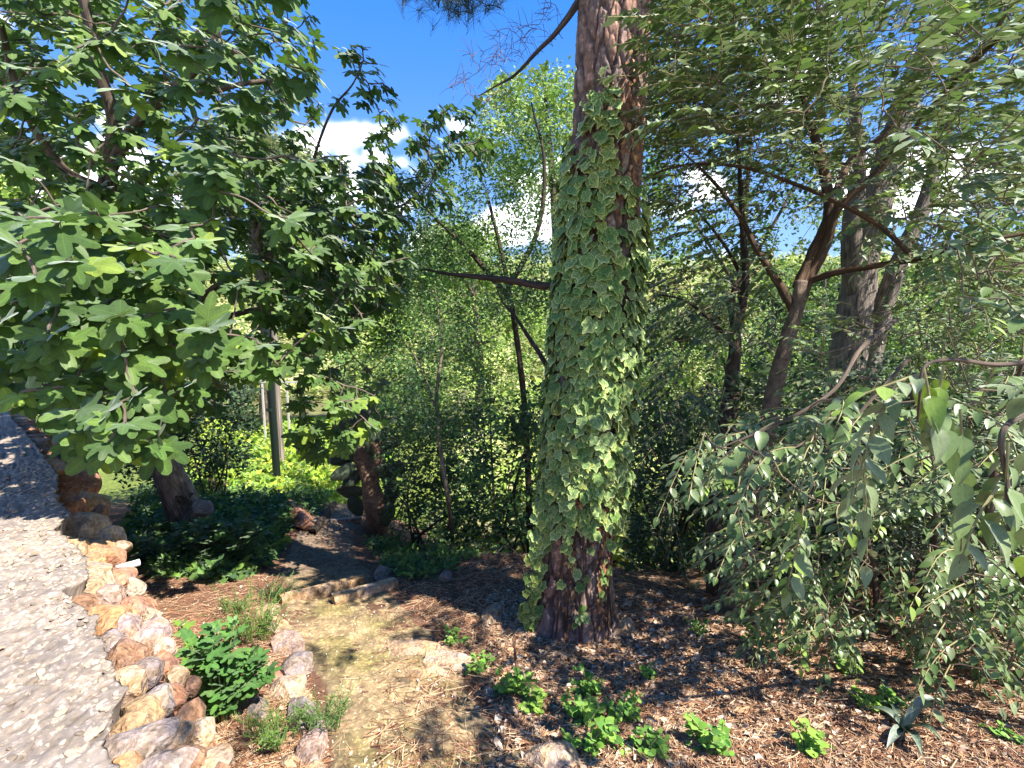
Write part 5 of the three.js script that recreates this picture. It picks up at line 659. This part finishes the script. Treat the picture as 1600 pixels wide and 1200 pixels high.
{ // low leaves along the crest of the mound
  const r = rng(731), poly = [[570, 850], [640, 842], [860, 838], [850, 858], [740, 872], [700, 896], [640, 908], [600, 890]], pts = []; while (pts.length < 420) { const x = mix(560, 870, r()), y = mix(835, 912, r()); if (!inPoly(x, y, poly)) continue; const p = onGround(x, y); p.y += 0.01 + 0.05 * r(); pts.push(p); }
  const im = putSprigs(thing('t', '', ''), pts, sprigGeo(9, 0.05, 0.045, 76, 0.14), SM, midGreen.concat(brightGreen.slice(0, 1)), 732, 0.7, 1.3); scene.remove(im.parent); im.name = 'crest_growth'; tag(im, 'low green growth along the crest of the mound between path and pine', 'ground cover'); scene.add(im);
}
function blades(name, label, category, px, py, n, len, spread, cols, seed, fine) {
  const b = onGround(px, py), t = thing(name, label, category, b), r = rng(seed), pts = [], g = []; for (let k = 0; k < n; k++) { const a = r() * 6.28, q = Math.sqrt(r()) * spread, p = V(b.x + Math.cos(a) * q, 0, b.z + Math.sin(a) * q); p.y = G(p.x, p.z); const L = len * (0.5 + 0.6 * r()), o = V(Math.cos(a) * (0.2 + 0.5 * r()), 0, Math.sin(a) * (0.2 + 0.5 * r())).multiplyScalar(L); g.push(limb([p, p.clone().addScaledVector(o, 0.35).add(V(0, L * 0.6, 0)), p.clone().add(o).add(V(0, L * 0.85, 0))], [0.0022, 0.0018, 0.0006], { seg: 2, rad: 3, bump: 0, cap: false })); if (fine) for (let q2 = 0; q2 < 14; q2++) { const f = 0.25 + 0.75 * r(), c = p.clone().addScaledVector(o, f * f).add(V(0, L * 0.85 * f, 0)), d = V(r() - 0.5, r() * 0.7, r() - 0.5).normalize().multiplyScalar(0.04 * (1.2 - f * 0.6)); g.push(limb([c, c.clone().add(d)], [0.0016, 0.0005], { seg: 2, rad: 3, bump: 0, cap: false })); } }
  const m = part('foliage', mergeGeometries(g), leafMat(cols, { trans: 0.35, coat: 0.1 }), t, 'stuff'); return m;
}
blades('feathery_weed', 'bright feathery fennel like weed standing at the top of the soil bed', 'weed', 398, 1000, 46, 0.3, 0.1, lin(0.16, 0.3, 0.05), 861, true);
blades('feathery_weed', 'feathery light weed between the kerb stones and the bushy sapling', 'weed', 436, 1160, 30, 0.14, 0.07, lin(0.17, 0.32, 0.05), 862, true);
blades('feathery_weed', 'feathery weed tuft on the path side of the kerb', 'weed', 508, 1140, 30, 0.15, 0.055, lin(0.14, 0.27, 0.05), 863, true);
blades('feathery_weed', 'low feathery weed hugging the wall foot left of the sapling', 'weed', 372, 960, 20, 0.16, 0.08, lin(0.14, 0.25, 0.05), 866, true);
blades('grass_tuft', 'thin grass tuft at the shaded left path edge before the step', 'grass tuft', 432, 940, 34, 0.16, 0.08, lin(0.06, 0.12, 0.03), 864, true);
blades('grass_tuft', 'grass tuft by the small weed in the brown litter', 'grass tuft', 700, 985, 16, 0.08, 0.05, lin(0.1, 0.17, 0.05), 865, false);
{ // strap leaved rosette
  const b = onGround(1412, 1150), t = thing('agave_plant', 'grey green strap leaved rosette lying in the litter at lower right', 'agave', b), m = [lin(0.19, 0.26, 0.18), lin(0.27, 0.33, 0.26), lin(0.14, 0.2, 0.12)].map((c) => std(c, { roughness: 0.55, map: TX.grain }));
  [[1372, 1062, 0.02], [1384, 1180, 0.02], [1470, 1182, 0.05], [1440, 1196, 0.03], [1462, 1140, 0.1], [1350, 1130, 0.05]].forEach(([x, y, up], i) => { const e = onGround(x, y); e.y += up; const mid = b.clone().lerp(e, 0.5).add(V(0, 0.035 + up, 0)), c = new THREE.QuadraticBezierCurve3(b.clone().add(V(0, 0.01, 0)), mid, e), side = e.clone().sub(b).cross(V(0, 1, 0)).normalize(); const g = sheet(5, 14, (a, j) => { const q = j / 13, p = c.getPoint(q), w = 0.019 * (1 - Math.pow(q, 2.2)) * (0.6 + 0.4 * smooth(0, 0.25, q)), s = a / 2 - 1; return [p.x + side.x * w * s, p.y + 0.02 * s * s * (1 - q) + 0.002, p.z + side.z * w * s, s * 0.1, q * 0.4, 1, 1, 1]; }); part('strap_leaf', g, m[i % 3], t); });
}
// ------------------------------------------------------------------ litter
function litter(name, label, geo, mat, cols, n, seed, pick, s0, s1, tilt, lift) {
  const r = rng(seed), im = new THREE.InstancedMesh(geo, mat, n), q = new THREE.Quaternion(), e = new THREE.Euler(), c = lin(0, 0, 0), Y = V(0, 1, 0), nn = V(0, 0, 0); let k = 0, guard = 0;
  while (k < n && guard++ < n * 30) { const [x, z] = pick(r); if (x === null) continue; const y = ground0(x, z), ex = 0.02; nn.set(ground0(x - ex, z) - ground0(x + ex, z), 2 * ex, ground0(x, z - ex) - ground0(x, z + ex)).normalize(); q.setFromUnitVectors(Y, nn).multiply(new THREE.Quaternion().setFromEuler(e.set((r() - 0.5) * tilt, r() * 6.28, (r() - 0.5) * tilt, 'YXZ'))); const s = mix(s0, s1, r()); im.setMatrixAt(k, new THREE.Matrix4().compose(V(x, y + lift * (0.3 + r()), z), q, V(s, s, s))); const a = cols[(r() * cols.length) | 0], f = 0.7 + 0.6 * r(); im.setColorAt(k, c.setRGB(a.r * f, a.g * f, a.b * f)); k++; }
  im.count = k; im.name = name; im.userData.kind = 'stuff'; scene.add(im); tag(im, label, 'litter'); return im;
}
const PL = pathL.map((p) => onGround(...p)), PR = pathR.map((p) => onGround(...p)), PATHPOLY = [...PL, ...PR.slice().reverse()].map((p) => [p.x, p.z]);
const view = (poly) => (r) => { const x = mix(poly.x0, poly.x1, r()), y = mix(poly.y0, poly.y1, Math.pow(r(), poly.pow || 1)), p = onGroundFast(x, y); if (!p) return [null, null]; const onP = inPoly(p.x, p.z, PATHPOLY); if (onP && r() > (poly.path ?? 0.1)) return [null, null]; return [p.x, p.z]; };
function onGroundFast(px, py) { const d = ray(px, py); if (d.y > -0.12) return null; let t = 1.7 / -d.y; for (let i = 0; i < 7; i++) { const x = d.x * t, z = d.z * t, h = G(x, z); t += (EYE.y + d.y * t - h) / -d.y * 0.8; } return V(d.x * t, 0, d.z * t); }
{
  const dry = bladeLeaf(0.25, 0.05, { n: 4, fold: 0.5, droop: 0.35 }); dry.translate(0, -0.5, 0); dry.rotateX(-Math.PI / 2);
  const nd = new THREE.BoxGeometry(0.0016, 0.0016, 0.11, 1, 1, 4); { const p = nd.attributes.position; for (let i = 0; i < p.count; i++) p.setX(i, p.getX(i) + 2.2 * p.getZ(i) ** 2); nd.computeVertexNormals(); }
  const brown = [lin(0.37, 0.26, 0.18), lin(0.46, 0.36, 0.27), lin(0.27, 0.17, 0.11), lin(0.52, 0.41, 0.3), lin(0.19, 0.12, 0.075), lin(0.4, 0.22, 0.11)], rust = [lin(0.34, 0.17, 0.09), lin(0.24, 0.11, 0.055), lin(0.44, 0.28, 0.16), lin(0.17, 0.08, 0.045), lin(0.54, 0.4, 0.25)];
  const m = std(0xffffff, { roughness: 0.85 });
  litter('leaf_litter', 'dry brown fallen leaves covering the slope in front of the right hand trees', dry, m, brown, 19000, 901, view({ x0: 760, x1: 1640, y0: 930, y1: 1260, path: 0.1 }), 0.018, 0.06, 1.2, 0.012);
  litter('leaf_litter', 'sparse dry leaves scattered around the dim path and mound left of the pine', dry, m, brown, 2600, 902, view({ x0: 220, x1: 900, y0: 850, y1: 1200, path: 0.12 }), 0.014, 0.035, 0.9, 0.008);
  litter('pine_needles', 'fallen rusty pine needles matted over the mound and around the pine foot', nd, m, rust, 30000, 903, view({ x0: 590, x1: 1640, y0: 858, y1: 1260, path: 0.16 }), 0.6, 1.2, 0.5, 0.014);
  litter('pine_needles', 'rusty needles and debris in the red soil bed left of the path', nd, m, rust, 7000, 904, view({ x0: 220, x1: 560, y0: 880, y1: 1260, path: 0.05 }), 0.4, 1.0, 0.5, 0.01);
  const tg = new THREE.CylinderGeometry(0.0022, 0.003, 0.16, 5, 5); { const p = tg.attributes.position; for (let i = 0; i < p.count; i++) { const y = p.getY(i); p.setX(i, p.getX(i) + 1.6 * y * y + 0.006 * Math.sin(y * 60)); } tg.rotateX(Math.PI / 2); tg.computeVertexNormals(); }
  litter('twig_litter', 'small bare twigs scattered over the litter and mound', tg, m, [lin(0.34, 0.26, 0.19), lin(0.24, 0.165, 0.11), lin(0.44, 0.36, 0.27)], 420, 906, view({ x0: 560, x1: 1640, y0: 860, y1: 1260, path: 0.08 }), 0.3, 1.1, 0.5, 0.014);
  const peb = rock(1, 0.7, 0.85, 19, 1, 0.3); litter('pebbles', 'small pale pebbles and crumbs strewn over path and soil', peb, m, [lin(0.5, 0.4, 0.3), lin(0.42, 0.3, 0.2), lin(0.6, 0.52, 0.44)], 3200, 905, view({ x0: 380, x1: 1300, y0: 860, y1: 1260, path: 1 }), 0.002, 0.0055, 2, 0.003);
}
function stick(label, list, rad, col = lin(0.42, 0.33, 0.25)) { const pts = list.map(([x, y, up]) => { const p = onGround(x, y); p.y += up + rad; return p; }), t = thing('fallen_stick', label, 'stick', pts[0]); part('stick', limb(pts, pts.map((_, i) => rad * (1 - 0.6 * i / pts.length)), { seg: 6, rad: 7, seed: list[0][0] }), std(col, { map: TX.bark }), t); return t; }
{ const t = stick('pale bare twig forked like a Y leaning against the pine foot', [[880, 945, 0.16], [905, 965, 0.09], [950, 972, 0.05], [1010, 968, 0.04]], 0.007); const p = [[903, 963, 0.1], [925, 990, 0.02], [965, 1006, 0.01]].map(([x, y, u]) => { const q = onGround(x, y); q.y += u; return q; }); part('side_twig', limb(p, [0.006, 0.005, 0.002], { rad: 6 }), std(lin(0.42, 0.33, 0.25), { map: TX.bark }), t); }
stick('long thin pale stick in the litter left of the ringed trunk foot', [[1108, 998, 0.02], [1150, 1010, 0.02], [1186, 1032, 0.01]], 0.006);
stick('curved thin pale twig on the bare litter right of centre', [[1046, 1070, 0.01], [1058, 1056, 0.02], [1092, 1053, 0.01]], 0.004);
stick('straight thin twig lying across the litter below the curved twig', [[1020, 1096, 0.01], [1070, 1094, 0.015], [1120, 1091, 0.01]], 0.004);
stick('dark stub of twig standing by the lime weed', [[804, 1030, 0.07], [806, 1046, 0.03], [810, 1062, 0.0]], 0.007, lin(0.2, 0.12, 0.09));
stick('bundle twig arching over the mound crest left of the pine', [[752, 900, 0.01], [790, 868, 0.08], [812, 884, 0.05], [820, 906, 0.02]], 0.005);
stick('thin pale twig lying on the mound slope left of the pine', [[720, 938, 0.01], [768, 922, 0.03], [806, 916, 0.01]], 0.004);
stick('pale twig fallen across the mound beside the rocks', [[735, 960, 0.01], [752, 975, 0.02], [762, 996, 0.01]], 0.004);
for (const [label, l] of [['pale bare stem leaning out of the undergrowth at the far right', [[1470, 900, 0.12], [1540, 960, 0.3], [1620, 930, 0.45]]], ['second pale bare stem crossing low at the right edge', [[1490, 1046, 0.06], [1560, 1056, 0.14], [1640, 1062, 0.2]]], ['lower pale bare stem rising from the litter at the right edge', [[1430, 1010, 0.04], [1500, 1010, 0.25], [1600, 1040, 0.4]]]]) stick(label, l, 0.007, lin(0.45, 0.37, 0.28));
scene.traverse((o) => { if (o.isMesh) { o.castShadow = true; o.receiveShadow = true; } });
renderer.render(scene, camera);
